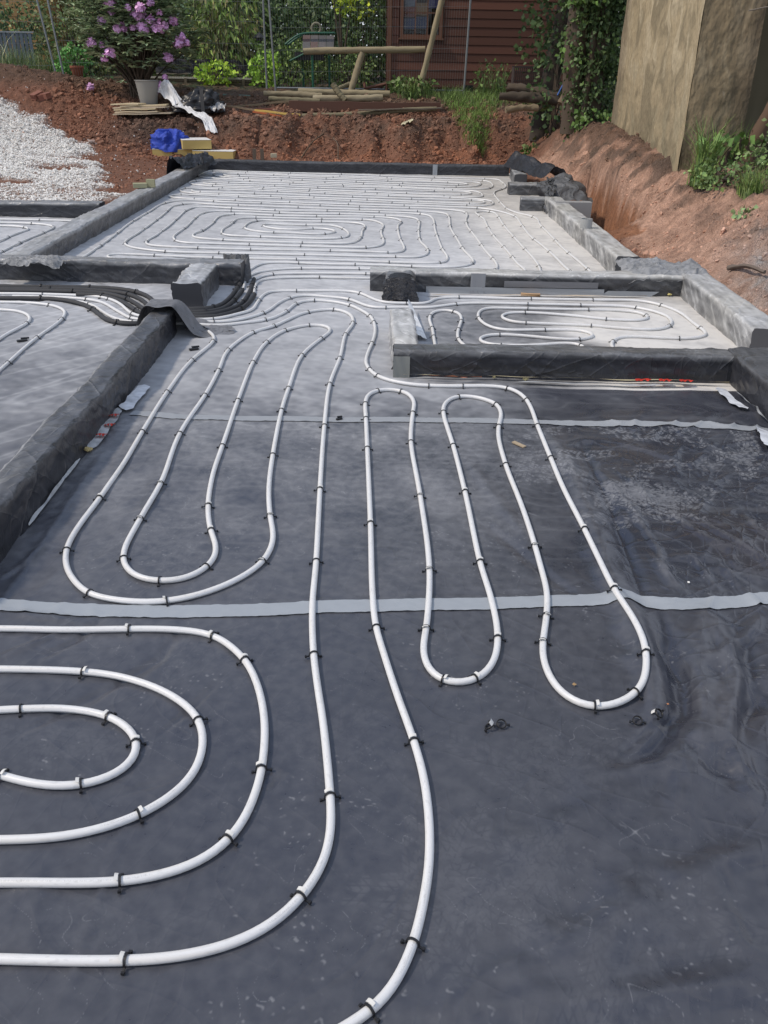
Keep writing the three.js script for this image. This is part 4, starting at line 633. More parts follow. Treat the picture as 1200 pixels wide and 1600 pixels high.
// ---------------------------------------------------------------- brown shed
{
  const zs = -21.4, c0 = D(604, 140, 21.4), c1 = D(905, 140, 21.4), y0 = gy(c0.x, zs) - 0.02, H = 2.9, W = c1.x - c0.x;
  const t = thing('garden_shed', 'reddish brown timber shed with a six-pane window behind the fence', 'shed', [c0.x, y0, zs]);
  const wood = [0.8, 1, 1.22].map(k => M(0.125 * k, 0.05 * k, 0.034 * k, 0.75)), trim = M(0.155, 0.07, 0.042, 0.75);
  const wx0 = D(630, 50, 21.4).x - c0.x, wx1 = D(686, 50, 21.4).x - c0.x, wy0 = D(655, 54, 21.4).y - y0, wy1 = wy0 + 1.02, bh = 0.168;
  const board = (x0, x1, y) => { const l = x1 - x0; if (l < 0.02) return; const g = new THREE.BoxGeometry(l, bh - 0.012, 0.02); g.rotateX(-0.06); const m = part('board', g, wood[Math.floor(rnd() * 3)], t); m.position.set((x0 + x1) / 2, y + bh / 2, 0.01 + rr(0, 0.003)); };
  for (let y = 0.08; y < H - 0.05; y += bh) { if (y + bh > wy0 - 0.03 && y < wy1 + 0.03) { board(0.09, wx0 - 0.1, y); board(wx1 + 0.1, W, y); } else board(0.09, W, y); }
  part('wall', merge([box(wx0 - 0.06, H, 0.03, (wx0 - 0.06) / 2, H / 2, -0.03), box(W - wx1 - 0.06, H, 0.03, (W + wx1 + 0.06) / 2, H / 2, -0.03), box(wx1 - wx0 + 0.12, wy0, 0.03, (wx0 + wx1) / 2, wy0 / 2, -0.03), box(wx1 - wx0 + 0.12, H - wy1, 0.03, (wx0 + wx1) / 2, (H + wy1) / 2, -0.03), box(W, H, 0.03, W / 2, H / 2, -2.4), box(0.03, H, 2.34, 0.016, H / 2, -1.21), box(0.03, H, 2.34, W - 0.016, H / 2, -1.21), box(W, 0.03, 2.4, W / 2, 0.02, -1.21)]), wood[0], t);
  part('corner_post', box(0.09, H, 0.1, 0.045, H / 2, 0.005), trim, t);
  for (let i = 0; i < 17; i++) part('board', box(0.02, bh - 0.012, 2.3, -0.013, 0.08 + bh * (i + 0.5), -1.2), wood[i % 3], t);
  const rf = part('roof', merge([box(W + 0.5, 0.05, 1.5, 0, 0, 0).rotateX(0.42).translate(W / 2, H + 0.28, -0.55), box(W + 0.5, 0.05, 1.5, 0, 0, 0).rotateX(-0.42).translate(W / 2, H + 0.28, -1.87)]), M(0.05, 0.05, 0.052, 0.95), t); rf.userData.label = 'dark felt roof';
  const win = new THREE.Group(); win.name = 'window'; t.add(win);
  part('frame', merge([box(0.07, wy1 - wy0 + 0.14, 0.07, wx0 - 0.035, (wy0 + wy1) / 2, 0.02), box(0.07, wy1 - wy0 + 0.14, 0.07, wx1 + 0.035, (wy0 + wy1) / 2, 0.02), box(wx1 - wx0, 0.07, 0.066, (wx0 + wx1) / 2, wy1 + 0.035, 0.02), box(wx1 - wx0, 0.07, 0.066, (wx0 + wx1) / 2, wy0 - 0.035, 0.02)]), trim, win);
  part('sill', box(wx1 - wx0 + 0.2, 0.03, 0.12, (wx0 + wx1) / 2, wy0 - 0.086, 0.045), trim, win);
  const ym = D(655, 20, 21.4).y - y0;
  for (const k of [1, 2]) part('glazing_bar', box(0.026, wy1 - wy0, 0.03, lerp(wx0, wx1, k / 3), (wy0 + wy1) / 2, 0.0), trim, win);
  part('glazing_bar', box(wx1 - wx0, 0.026, 0.028, (wx0 + wx1) / 2, ym, 0.0), trim, win);
  const glass = new THREE.MeshPhysicalMaterial({ color: 0xffffff, transmission: 1, thickness: 0, roughness: 0.03, ior: 1.45 });
  for (let k = 0; k < 3; k++) for (const [a, b] of [[wy0, ym], [ym, wy1]]) part('pane', new THREE.PlaneGeometry((wx1 - wx0) / 3 - 0.026, b - a - 0.026).translate(lerp(wx0, wx1, (k + 0.5) / 3), (a + b) / 2, -0.004), glass, win);
  // things stacked behind the window
  const q = (n, l, col, x, y, w, h) => { const b = solo(n, merge([box(w, h * 0.86, 0.3), box(w + 0.02, h * 0.12, 0.32, 0, h * 0.48, 0)]), M(...col, 0.6), l, 'storage box'); b.position.set(c0.x + x, y0 + y, zs - 0.26); };
  const wx = (f) => lerp(wx0, wx1, f);
  q('storage_box', 'red box on the left behind the shed window', [0.14, 0.03, 0.025], wx(0.17), wy0 + 0.42, 0.24, 0.2); q('storage_box', 'yellow box in the middle behind the shed window', [0.2, 0.12, 0.045], wx(0.5), wy0 + 0.47, 0.25, 0.24); q('storage_box', 'blue box on the left behind the shed window under the red one', [0.012, 0.03, 0.11], wx(0.17), wy0 + 0.2, 0.25, 0.2); q('storage_box', 'blue box in the middle behind the shed window under the yellow one', [0.01, 0.03, 0.10], wx(0.5), wy0 + 0.22, 0.25, 0.22); q('storage_box', 'pale blue box at top left behind the shed window', [0.11, 0.14, 0.2], wx(0.17), wy0 + 0.6, 0.24, 0.14); q('storage_box', 'violet blue box on the right behind the shed window', [0.03, 0.03, 0.15], wx(0.83), wy0 + 0.72, 0.22, 0.5);
}
// yellow shed at the top left
{
  const a = D(-60, 45, 26), b = D(67, 45, 26), y0 = gy(b.x, -26), H = 3.0, W = b.x - a.x, t = thing('yellow_shed', 'pale yellow timber shed half hidden at the top left corner', 'shed', [a.x, y0, -26]);
  const ws = [0.85, 1, 1.1].map(k => M(0.42 * k, 0.24 * k, 0.085 * k, 0.7));
  for (let i = 0; i < 15; i++) { const m = part('board', box(W - 0.08, 0.19, 0.025), ws[i % 3], t); m.position.set(W / 2 - 0.04, 0.1 + i * 0.2, 0.012); m.rotation.x = -0.05; }
  part('corner_post', box(0.08, H, 0.09, W - 0.02, H / 2, 0), ws[1], t); part('wall', merge([box(W - 0.1, H, 0.04, W / 2, H / 2, -0.03), box(0.04, H, 2, W - 0.04, H / 2, -1.1)]), ws[0], t); part('roof', box(W + 0.4, 0.06, 2.6, W / 2, H + 0.03, -0.9), M(0.06, 0.06, 0.06, 0.9), t);
}
// blue-grey slatted fence on the left
{
  const a = D(-40, 70, 23), b = D(57, 70, 23), y0 = gy(b.x, -23), W = b.x - a.x, t = thing('slatted_fence', 'blue grey slatted fence panel behind the grass at the left edge', 'fence', [a.x, y0, -23]);
  const m = [0.85, 1.1].map(k => M(0.09 * k, 0.12 * k, 0.15 * k, 0.7)), n = Math.floor(W / 0.1), top = D(30, 47, 23).y - y0;
  for (let i = 0; i < n; i++) part('slat', box(0.075, top - 0.06, 0.018, i * 0.1 + 0.05, (top - 0.06) / 2, 0.02), m[i % 2], t);
  part('rail', box(W, 0.05, 0.04, W / 2, top - 0.1, -0.012), m[0], t); part('rail', box(W, 0.05, 0.04, W / 2, 0.3, -0.012), m[0], t); part('cap', box(W, 0.03, 0.07, W / 2, top - 0.04, 0), M(0.28, 0.31, 0.34, 0.6), t);
}
// raised bed with a white edge and dark netting behind the flowering shrub
{
  const a = D(232, 122, 22.0), b = D(412, 122, 22.0), y0 = gy(0, -22) - 0.02, W = b.x - a.x, top = a.y - y0; const t = thing('raised_bed', 'timber raised bed with a pale edge behind the black bag', 'raised bed', [a.x, y0, -22]);
  const w = M(0.16, 0.13, 0.09, 0.9), pale = M(0.5, 0.47, 0.4, 0.8);
  for (let i = 0; i < 3; i++) part('board', box(W, top / 3 - 0.01, 0.04, W / 2, top * (i + 0.5) / 3, -0.002 * i), w, t);
  part('edge_board', box(W + 0.04, 0.035, 0.1, W / 2, top + 0.02, 0), pale, t); part('edge_board', box(W + 0.04, 0.035, 0.1, W / 2, top + 0.1, -0.9), pale, t);
  for (let i = 0; i < 4; i++) part('post', box(0.06, top + 0.03, 0.05, W * (i + 0.3) / 4, top / 2, 0.05), w, t);
  part('netting', gridGeo(30, 6, (u, v) => [u * W, top + 0.1 + 0.3 * v + 0.02 * n2(u * 20, v * 4), -0.75 + 0.05 * n2(u * 9, v * 3)]), M(0.035, 0.035, 0.042, 0.8), t);
  part('soil', box(W - 0.1, 0.05, 0.86, W / 2, top - 0.04, -0.46), M(0.05, 0.035, 0.025, 1), t);
}
// green framed hutch with a slate panel
{
  const p = D(498, 92, 21.3), y0 = gy(p.x, -21.3); const t = thing('garden_hutch', 'green framed hutch with a sloping grey and red panel behind the rail', 'hutch', [p.x, y0, -21.3]); const g = M(0.012, 0.10, 0.06, 0.5), dk = M(0.03, 0.03, 0.032, 0.8);
  const Y = (py) => D(498, py, 21.3).y - y0, X = px => D(px, 70, 21.3).x - p.x;
  part('frame', merge([bar([[X(446), Y(70), 0], [X(456), Y(62), 0], [X(470), Y(54), 0], [X(523), Y(51), 0]], 0.022), bar([[X(452), Y(96), 0], [X(472), Y(86), 0], [X(478), Y(83), 0]], 0.022), bar([[X(446), Y(70), -0.5], [X(470), Y(54), -0.5], [X(523), Y(51), -0.5]], 0.022), bar([[X(523), Y(51), 0], [X(523), Y(51), -0.5]], 0.02), bar([[X(446), Y(70), 0], [X(446), Y(70), -0.5]], 0.02)]), g, t);
  const panel = new THREE.Group(); panel.name = 'panel'; t.add(panel); const tl = [M(0.12, 0.115, 0.12, 0.6), M(0.15, 0.10, 0.095, 0.7), M(0.135, 0.125, 0.13, 0.6), M(0.10, 0.10, 0.105, 0.6)];
  for (let i = 0; i < 4; i++) for (let j = 0; j < 2; j++) part('slate', box((X(522) - X(473)) / 4 - 0.008, 0.20, 0.014).rotateX(-0.55).translate(lerp(X(473), X(522), (i + 0.5) / 4), lerp(Y(78), Y(57), (j + 0.5) / 2), 0.07 - 0.11 * j), tl[(i + j) % 4], panel);
  part('body', box(X(505) - X(460), 0.16, 0.45, X(482), Y(88), -0.24), dk, t);
  for (const [a, z] of [[488, 0], [470, -0.45], [512, -0.45]]) part('leg', bar([[X(a), 0, z], [X(a), Y(86), z]], 0.028), g, t);
  part('wheel', new THREE.TorusGeometry(0.1, 0.03, 8, 18).translate(X(492), Y(43), -0.5), M(0.22, 0.21, 0.15, 0.8), t);
}
{ const c = GB(122, 20.6), t = thing('flower_pot', 'terracotta pot on the ground left of the purple flowering shrub', 'pot', [c.x, c.y, c.z]); part('body', new THREE.LatheGeometry([[0.0, 0], [0.09, 0], [0.13, 0.2], [0.145, 0.2], [0.148, 0.25], [0.13, 0.25], [0.12, 0.2], [0, 0.19]].map(a => new THREE.Vector2(...a)), 24), M(0.32, 0.10, 0.055, 0.85), t); }
{ const c = GB(408, 23), t = thing('bird_feeder', 'dark lantern topped post beside the middle fence posts', 'post', [c.x, c.y, c.z]); part('post', bar([[0, 0, 0], [0, 1.0, 0]], 0.03), M(0.03, 0.03, 0.03, 0.7), t); part('roof', new THREE.ConeGeometry(0.15, 0.12, 4).translate(0, 1.08, 0), M(0.045, 0.045, 0.05, 0.7), t); part('box', box(0.14, 0.08, 0.14, 0, 1.0, 0), M(0.04, 0.04, 0.045, 0.7), t); }
// temporary mesh fence panels: posts, rails and fine wire
function fencePanel(label, pa, pb, o = {}) {
  const t = thing('mesh_fence', label, 'fence', [pa.x, pa.y, pa.z], 'temporary site fence panels'); delete t.userData.group;
  const dx = pb.x - pa.x, dz = pb.z - pa.z, L = Math.hypot(dx, dz), H = o.h || 2.1, zinc = M(0.24, 0.26, 0.27, 0.45, { metalness: 0.3 }); const at = (s, y) => [dx * s, y, dz * s];
  const lean = o.lean || [0, 0];
  part('post', bar([at(0, -0.08), [at(0, H)[0] + lean[0], H, 0]], 0.021), zinc, t); part('post', bar([at(1, -0.08), [at(1, H)[0] + lean[1], H, at(1, 0)[2]]], 0.021), zinc, t);
  if (!o.norail) part('rail', bar([at(0.005, 0.06), at(0.995, 0.06)], 0.016), zinc, t);
  const w = [], n = Math.floor(L / 0.05); for (let i = 1; i < n; i++) { const s = i / n, b = new THREE.CylinderGeometry(0.0016, 0.0016, H - 0.1, 4, 1, true); const p = at(s, H / 2); b.rotateZ(-lerp(lean[0], lean[1], s) / H); b.translate(p[0] + lerp(lean[0], lean[1], s) / 2, p[1], p[2]); w.push(b); }
  for (const y of [0.35, 0.75, 1.15, 1.5, 1.85]) { const b = bar([[at(0, y)[0] + lean[0] * y / H, y, 0], [at(1, y)[0] + lean[1] * y / H, y + (o.sag || 0), dz]], 0.0022, 4); w.push(b); }
  const m = part('wire_mesh', merge(w), M(0.2, 0.215, 0.22, 0.5, { metalness: 0.3 }), t); m.userData.kind = 'stuff'; return t;
}
const fp = (px, py, d) => { const p = D(px, py, d); return p; };
fencePanel('wire mesh site fence panel at the left edge ending in a leaning post', fp(-130, 128, 20.2), fp(91, 122, 20.2), { lean: [0, -0.28] });
fencePanel('wire mesh site fence panel behind the purple flowering shrub', fp(102, 127, 20.0), fp(417, 141, 20.2), { lean: [-0.18, 0.0], norail: true });
fencePanel('wire mesh site fence panel in front of the green hutch and shed window', fp(431, 142, 20.0), fp(724, 152, 20.2), { lean: [-0.09, 0.05], sag: 0.1 });
{ const c = fp(731, 148, 20.3), t = thing('fence_foot', 'black rubber fence foot at the base of the right post', 'fence foot', [c.x, c.y, c.z]); part('block', box(0.2, 0.26, 0.14, 0, 0.05, 0), M(0.02, 0.02, 0.022, 0.8), t); }
{ const c = fp(716, 172, 19.4), t = thing('concrete_block', 'grey concrete fence block lying in the grass below the right post', 'concrete block', [c.x, c.y, c.z]); part('block', new THREE.BoxGeometry(0.32, 0.15, 0.22, 4, 3, 3).rotateY(0.3), M(0.12, 0.115, 0.10, 0.9), t); part('socket', new THREE.CylinderGeometry(0.03, 0.03, 0.02, 10).translate(0.05, 0.084, 0), M(0.02, 0.02, 0.02, 0.9), t); }
{ const t = solo('scaffold_tube', bar([fp(608, 156, 19.7), fp(724, 152, 19.9)], 0.025), M(0.45, 0.47, 0.48, 0.35, { metalness: 0.4 }), 'silver metal tube lying along the foot of the brown shed', 'tube'); shadow(t); }
shadow(solo('green_pipe', bar([fp(292, 146, 19.6), fp(404, 151, 19.6)], 0.022), M(0.08, 0.14, 0.11, 0.6), 'thin green pipe lying behind the black bag', 'pipe'));
// ---------------------------------------------------------------- timber and rubbish on the far bank
const logM = [[0.31, 0.26, 0.165], [0.27, 0.225, 0.145], [0.20, 0.175, 0.11], [0.34, 0.29, 0.195]].map(c => M(...c, 0.9));
const log = (label, pts, r, i = 0, name = 'log', cat = 'log') => shadow(solo(name, bar(pts, r, 10, 0.2, 22), logM[i % 4], label, cat));
const sit = (px, py, d, up = 0) => { const p = D(px, py, d); p.y = Math.max(p.y, gy(p.x, p.z) + up); return p; };
log('horizontal round rail standing in front of the shed on a slanting prop', [fp(474, 80, 19.9), fp(570, 78, 19.95), fp(664, 77, 20.0)], 0.062, 0, 'timber_rail', 'rail');
log('short slanting prop holding up the round rail', [fp(548, 143, 19.7), fp(566, 83, 19.93)], 0.065, 1, 'timber_prop', 'post');
log('tall pole leaning to the right in front of the shed window', [fp(655, 141, 19.75), fp(673, 70, 19.85), fp(698, -30, 19.95)], 0.058, 0, 'leaning_pole', 'post');
log('long mossy pole on top at the back of the log pile', [fp(466, 143, 19.4), fp(540, 145, 19.4), fp(609, 147, 19.4)], 0.062, 0);
log('long pole on the left of the log pile with a tapered end', [fp(412, 146, 19.15), fp(460, 147, 19.15), fp(503, 151, 19.15)], v => 0.045 + 0.02 * v, 1);
log('thick pale pole in the middle of the log pile', [fp(489, 154, 18.95), fp(545, 154, 18.95), fp(598, 153, 19.0)], 0.064, 3);
log('grey weathered pole under the left of the log pile', [fp(420, 154, 18.9), fp(462, 156, 18.9), fp(500, 158, 18.9)], 0.048, 2);
log('short dark stub sticking up out of the log pile', [fp(520, 131, 18.8), fp(530, 146, 18.75), fp(540, 157, 18.7)], 0.058, 2);
log('mossy broken pole behind the prop, slanting up', [fp(522, 140, 19.6), fp(534, 136, 19.65), fp(546, 131, 19.8)], 0.042, 2);
log('long grey pole lying lowest along the edge of the bank', [fp(472, 181, 18.3), fp(560, 178, 18.3), fp(640, 172, 18.35), fp(682, 170, 18.4)], 0.045, 2);
shadow(solo('timber_beam', (() => { const a = fp(452, 167, 18.5), b = fp(688, 167, 18.6), g = new THREE.BoxGeometry(a.distanceTo(b), 0.18, 0.1, 20, 3, 2), p = g.attributes.position; for (let i = 0; i < p.count; i++) { p.setY(i, p.getY(i) + 0.012 * n3(p.getX(i) * 2, p.getY(i) * 9, 1)); } g.computeVertexNormals(); g.rotateY(-Math.atan2(b.z - a.z, b.x - a.x)); g.translate((a.x + b.x) / 2, (a.y + b.y) / 2, (a.z + b.z) / 2); return g; })(), M(0.13, 0.066, 0.048, 0.9), 'reddish brown square beam lying below the log pile', 'beam'));
const plank = (label, a, b, w, th, m, name = 'plank', cat = 'plank') => { const L = a.distanceTo(b), g = new THREE.BoxGeometry(L, th, w, 8, 1, 2), p = g.attributes.position; for (let i = 0; i < p.count; i++) p.setY(i, p.getY(i) + 0.01 * n2(p.getX(i) * 1.5 + L, 3)); g.rotateZ(Math.asin((b.y - a.y) / L)); g.rotateY(-Math.atan2(b.z - a.z, b.x - a.x)); g.translate((a.x + b.x) / 2, (a.y + b.y) / 2, (a.z + b.z) / 2); g.computeVertexNormals(); return shadow(solo(name, g, m, label, cat)); };
plank('narrow tan plank running up to the left end of the log pile', fp(362, 167, 18.7), fp(466, 157, 18.8), 0.07, 0.035, M(0.25, 0.19, 0.12, 0.85));
plank('bright yellow strip of wood on the bank pointing right', fp(398, 172, 18.2), fp(469, 180, 18.1), 0.04, 0.035, M(0.72, 0.52, 0.14, 0.7));
plank('orange strip of wood just under the yellow strip', fp(395, 174, 18.15), fp(440, 182, 18.05), 0.035, 0.03, M(0.5, 0.14, 0.05, 0.7));
plank('pale pinkish batten below the orange strip on the bank', fp(400, 179, 18.0), fp(457, 195, 17.7), 0.045, 0.03, M(0.36, 0.23, 0.15, 0.8));
plank('thin tan batten leaning from the black bag to the right', fp(345, 164, 18.4), fp(400, 172, 18.25), 0.045, 0.03, M(0.30, 0.22, 0.14, 0.8));
plank('flat grey board on the right end of the bank edge', fp(560, 172, 18.2), fp(690, 169, 18.4), 0.1, 0.02, M(0.2, 0.17, 0.13, 0.9));
plank('red tile like board lying under the narrow tan plank', fp(400, 171, 18.5), fp(436, 172, 18.5), 0.12, 0.05, M(0.26, 0.10, 0.07, 0.9));
{ const a = fp(571, 138, 19.9), b = fp(604, 131, 19.9), t = thing('rusty_frame', 'rusty brown angle frame beside the left corner of the shed', 'frame', [a.x, a.y, a.z]); const m = M(0.13, 0.06, 0.042, 0.9); const q = (x, y, z) => [x, y, z]; const w = b.x - a.x, h = b.y - a.y; part('bar', merge([bar([q(0, 0, 0), q(w, h, 0)], 0.03, 4), bar([q(0, 0, 0), q(-0.03, 0.1, -0.1)], 0.03, 4), bar([q(w, h, 0), q(w, h - 0.16, 0)], 0.03, 4), bar([q(0.02, -0.06, -0.25), q(w, h - 0.03, -0.25)], 0.025, 4)]), m, t); }
// stack of boards
[['lowest board of the stack, longest and nearest', 180, 270, 178, 0], ['thin board second from the bottom of the stack', 184, 250, 174.5, 0.04], ['board in the middle of the stack, with a dark gap below', 182, 247, 171, 0.02], ['long board third from the top of the stack', 181, 262, 168, 0.05], ['board under the top one of the stack', 190, 262, 165.5, -0.03], ['flat top board of the stack with a cut left corner', 179, 222, 162.5, 0.06]].forEach(([l, x0, x1, y, tw], i) => { const a = fp(x0, y, 17.75 + i * 0.02 + tw), b = fp(x1, y - 1.5 + (i % 2), 17.75 + i * 0.02 - tw); plank(l, a, b, 0.32, 0.022, M(0.58 + 0.03 * (i % 3), 0.48 + 0.03 * (i % 3), 0.34 + 0.02 * (i % 2), 0.85), 'stacked_board', 'board'); });
{ // ribbed tub
  const c = fp(233, 163, 18.25), t = thing('grey_tub', 'grey ribbed tub standing behind the stack of boards', 'tub', [c.x, c.y, c.z]), pr = [[0, 0], [0.155, 0]]; for (let i = 0; i <= 12; i++) pr.push([0.155 + 0.065 * i / 12 + 0.004 * (i % 2), 0.4 * i / 12]); pr.push([0.232, 0.402], [0.232, 0.418], [0.208, 0.418], [0.15, 0.02], [0, 0.02]);
  part('body', new THREE.LatheGeometry(pr.map(a => new THREE.Vector2(...a)), 32), M(0.27, 0.265, 0.25, 0.75), t);
}
function cloth(name, label, cat, f, mat, nu = 40, nv = 40) {
  mat.vertexColors = true; const g = gridGeo(nu, nv, f, (u, v, a) => { const q = 1 + 0.30 * fbm(a[0] * 5, a[2] * 5 + a[1] * 4, 3) + 0.22 * n3(a[0] * 22, a[1] * 22, a[2] * 22); return [q, q, q]; }); return shadow(solo(name, g, mat, label, cat));
}
{ // white plastic sheet: bunched at the top, a tail trailing down the bank
  const a = fp(262, 150, 18.05), path = [fp(258, 143, 18.2), fp(270, 156, 18.0), fp(283, 168, 17.8), fp(303, 178, 17.5), fp(322, 190, 17.2), fp(332, 210, 16.9)], c = new THREE.CatmullRomCurve3(path);
  cloth('white_plastic', 'crumpled white plastic sheet trailing down the bank from behind the boards', 'plastic sheet', (u, v) => { const p = c.getPoint(v), w = lerp(0.17, 0.09, v), q = (u - 0.5) * 2; const b = Math.exp(-(((v - 0.12) / 0.16) ** 2)); return [p.x + q * w * (1 + 0.2 * n2(v * 4, 1)), p.y + b * 0.22 * (1 - q * q) + 0.035 * n3(u * 2, v * 5, 1) + 0.03 * (1 - Math.abs(n3(u * 3.5, v * 4, 2))) ** 3 + 0.01 * n3(u * 7, v * 9, 5) + 0.02, p.z + b * 0.1 * q + 0.03 * n3(u * 2, v * 5, 7)]; }, M(0.62, 0.63, 0.65, 0.6), 40, 90);
  // black bag
  const k = fp(312, 172, 18.1); const t = thing('black_bag', 'black plastic sack with a strap lying on the bank', 'sack', [k.x, k.y - 0.05, k.z]);
  part('sack', gridGeo(48, 24, (u, v) => { const A = u * 2 * Math.PI, r = Math.pow(Math.sin(Math.PI * (0.5 + v * 0.5)), 0.55), hh = Math.pow(v, 0.8) * (0.34 + 0.08 * Math.cos(A - 0.5)); const n = 1 + 0.16 * n3(Math.cos(A) * 1.8, Math.sin(A) * 1.8, v * 3) + 0.06 * n3(Math.cos(A) * 5, Math.sin(A) * 5, v * 8); return [Math.cos(A) * 0.48 * r * n - 0.03, hh * n + 0.02, Math.sin(A) * 0.34 * r * n]; }), M(0.018, 0.019, 0.023, 0.4), t);
  part('strap', gridGeo(4, 20, (u, v) => { const y = lerp(0.46, 0.02, v); return [0.09 + (u - 0.5) * 0.07 + 0.05 * v, y, 0.10 + 0.28 * Math.pow(v, 0.6)]; }), M(0.01, 0.01, 0.012, 0.5), t);
  const sc = fp(340, 172, 17.9); cloth('plastic_scrap', 'scrap of pale clear plastic at the right end of the black sack', 'plastic sheet', (u, v) => [sc.x + (u - 0.5) * 0.3, sc.y + 0.02 + 0.06 * n2(u * 4, v * 4) + 0.08 * v, sc.z + (0.5 - v) * 0.2], M(0.3, 0.31, 0.33, 0.35), 14, 14);
}
{ // insulation boards and the blue cover
  const fm = M(0.60, 0.46, 0.17, 0.85), wt = M(0.74, 0.74, 0.73, 0.6);
  const brd = (label, px, py, d, w, dep, h, ry, y) => { const p = D(px, py, d); const t = thing('insulation_board', label, 'insulation board', [p.x, y, p.z]); t.rotation.y = ry; part('foam_core', new THREE.BoxGeometry(w, h - 0.008, dep, 6, 2, 6).translate(0, h / 2, 0), fm, t); part('foil_face', box(w + 0.004, 0.005, dep + 0.004, 0, h, 0), wt, t); return p; };
  const z0 = 16.6, base = 0.02;
  brd('yellow foam board at the bottom left under the blue cover', 274, 245, z0, 0.72, 0.5, 0.13, 0.1, base); brd('yellow foam board at the bottom right with a white top', 338, 246, z0 - 0.1, 0.72, 0.5, 0.13, -0.05, base - 0.01);
  brd('top yellow foam board, sitting on the other two', 306, 245, z0 - 0.02, 0.5, 0.55, 0.15, 0.35, base + 0.14);
  const p = D(266, 222, z0), cx = p.x, cy = base + 0.135;
  cloth('blue_cover', 'bundled bright blue fabric lying on the foam boards', 'fabric', (u, v) => { const A = u * 2 * Math.PI, r = Math.sin(Math.PI * (0.5 + v * 0.5)); const n = 1 + 0.22 * n3(Math.cos(A) * 1.2 + 3, Math.sin(A) * 1.2, v * 2) + 0.16 * (1 - Math.abs(n3(Math.cos(A) * 1.8, Math.sin(A) * 1.8, v * 2.6))) ** 3 - 0.05 + 0.05 * (1 - Math.abs(n3(Math.cos(A) * 4 + v * 3, Math.sin(A) * 4, v * 5))) ** 3; const q = r ** 0.45; return [cx + Math.cos(A) * 0.30 * q * n, cy + 0.25 * Math.sin(v * Math.PI / 2) * n - (v < 0.15 ? 0.07 * (0.15 - v) / 0.15 * (0.5 + n2(u * 6, 2)) : 0), p.z + 0.02 + Math.sin(A) * 0.26 * q * n]; }, M(0.02, 0.06, 0.42, 0.7), 60, 30);
}
{ // broken stump and sticks on the left bank
  shadow(solo('timber_stump', bar([fp(102, 150, 19), fp(133, 148, 18.95)], 0.07, 12, 0.12), M(0.26, 0.16, 0.10, 0.9), 'short round piece of timber lying on the red earth', 'log'));
  shadow(solo('stick', bar([fp(117, 146, 18.7), fp(140, 175, 18.3)], 0.022, 6, 0.1), M(0.48, 0.38, 0.26, 0.85), 'pale stick leaning across the short round timber', 'stick')); shadow(solo('stick', bar([fp(102, 158, 18.6), fp(137, 172, 18.35)], 0.028, 6, 0.1), M(0.52, 0.44, 0.33, 0.85), 'pale stick lying below the short round timber', 'stick'));
  [[72, 173, 0.3, 'broken red brick nearest the earth bank, right above the white stone'], [62, 180, 1.1, 'broken red brick left of the other bricks by the white stone'], [75, 183, -0.5, 'broken red brick lowest of three by the white stone']].forEach(([x, y, a, l]) => { const p = D(x, y, 18.2); p.y = groundH(p.x, p.z); const g = new THREE.BoxGeometry(0.22, 0.1, 0.12, 4, 3, 3), q = g.attributes.position; for (let i = 0; i < q.count; i++) q.setXYZ(i, q.getX(i) * (1 + 0.15 * n3(q.getX(i) * 9, q.getY(i) * 9, a)), q.getY(i), q.getZ(i) * (1 + 0.15 * n3(q.getX(i) * 7, 3, q.getZ(i) * 9))); g.computeVertexNormals(); const b = solo('broken_brick', g, M(0.24, 0.10, 0.07, 0.9), l, 'brick', 'broken red bricks'); b.position.set(p.x, p.y + 0.05, p.z); b.rotation.set(0.2, a, 0.15); delete b.userData.group; });
  [[398, 'wooden peg standing at the foot of the far bank, left one'], [410, 'wooden peg standing at the foot of the far bank, right one']].forEach(([x, l]) => { const p = D(x, 250, 15.9); const b = solo('wooden_peg', box(0.06, 0.24, 0.03, 0, 0.1, 0), M(0.14, 0.11, 0.085, 0.9), l, 'peg'); b.position.set(p.x, 0, p.z); });
  { const p = D(428, 251, 15.75); const b = solo('foam_offcut', box(0.1, 0.06, 0.06).rotateY(0.2), M(0.62, 0.56, 0.4, 0.8), 'tiny cream foam offcut behind the far black wall', 'foam offcut'); b.position.set(p.x, 0.13, p.z); }
  { const p = D(632, 191, 17.5); p.y = groundH(p.x, p.z); cloth('paper_scrap', 'crumpled cream scrap lying alone on the far bank', 'paper', (u, v) => [p.x - 0.14 + u * 0.3, p.y + 0.03 + 0.12 * u + 0.05 * n2(u * 5, v * 5), p.z + 0.1 - v * 0.2], M(0.5, 0.47, 0.33, 0.7), 14, 10); }
  { const a = D(470, 215, 16.8), b = D(505, 187, 17.5); a.y = groundH(a.x, a.z); b.y = groundH(b.x, b.z) + 0.05; shadow(solo('root', bar([a, a.clone().lerp(b, 0.5).add(new THREE.Vector3(0, 0.06, 0.05)), b], 0.014, 5, 0.2), M(0.13, 0.09, 0.06, 0.95), 'thin root lying diagonally on the far bank', 'root')); const c = D(528, 240, 16.5), e = D(520, 188, 17.5); c.y = groundH(c.x, c.z); e.y = groundH(e.x, e.z) + 0.03; shadow(solo('root', bar([c, c.clone().lerp(e, 0.5).add(new THREE.Vector3(0.05, 0.08, 0.08)), e], 0.012, 5, 0.2), M(0.12, 0.085, 0.06, 0.95), 'thin root hanging straight down the far bank', 'root')); }
}
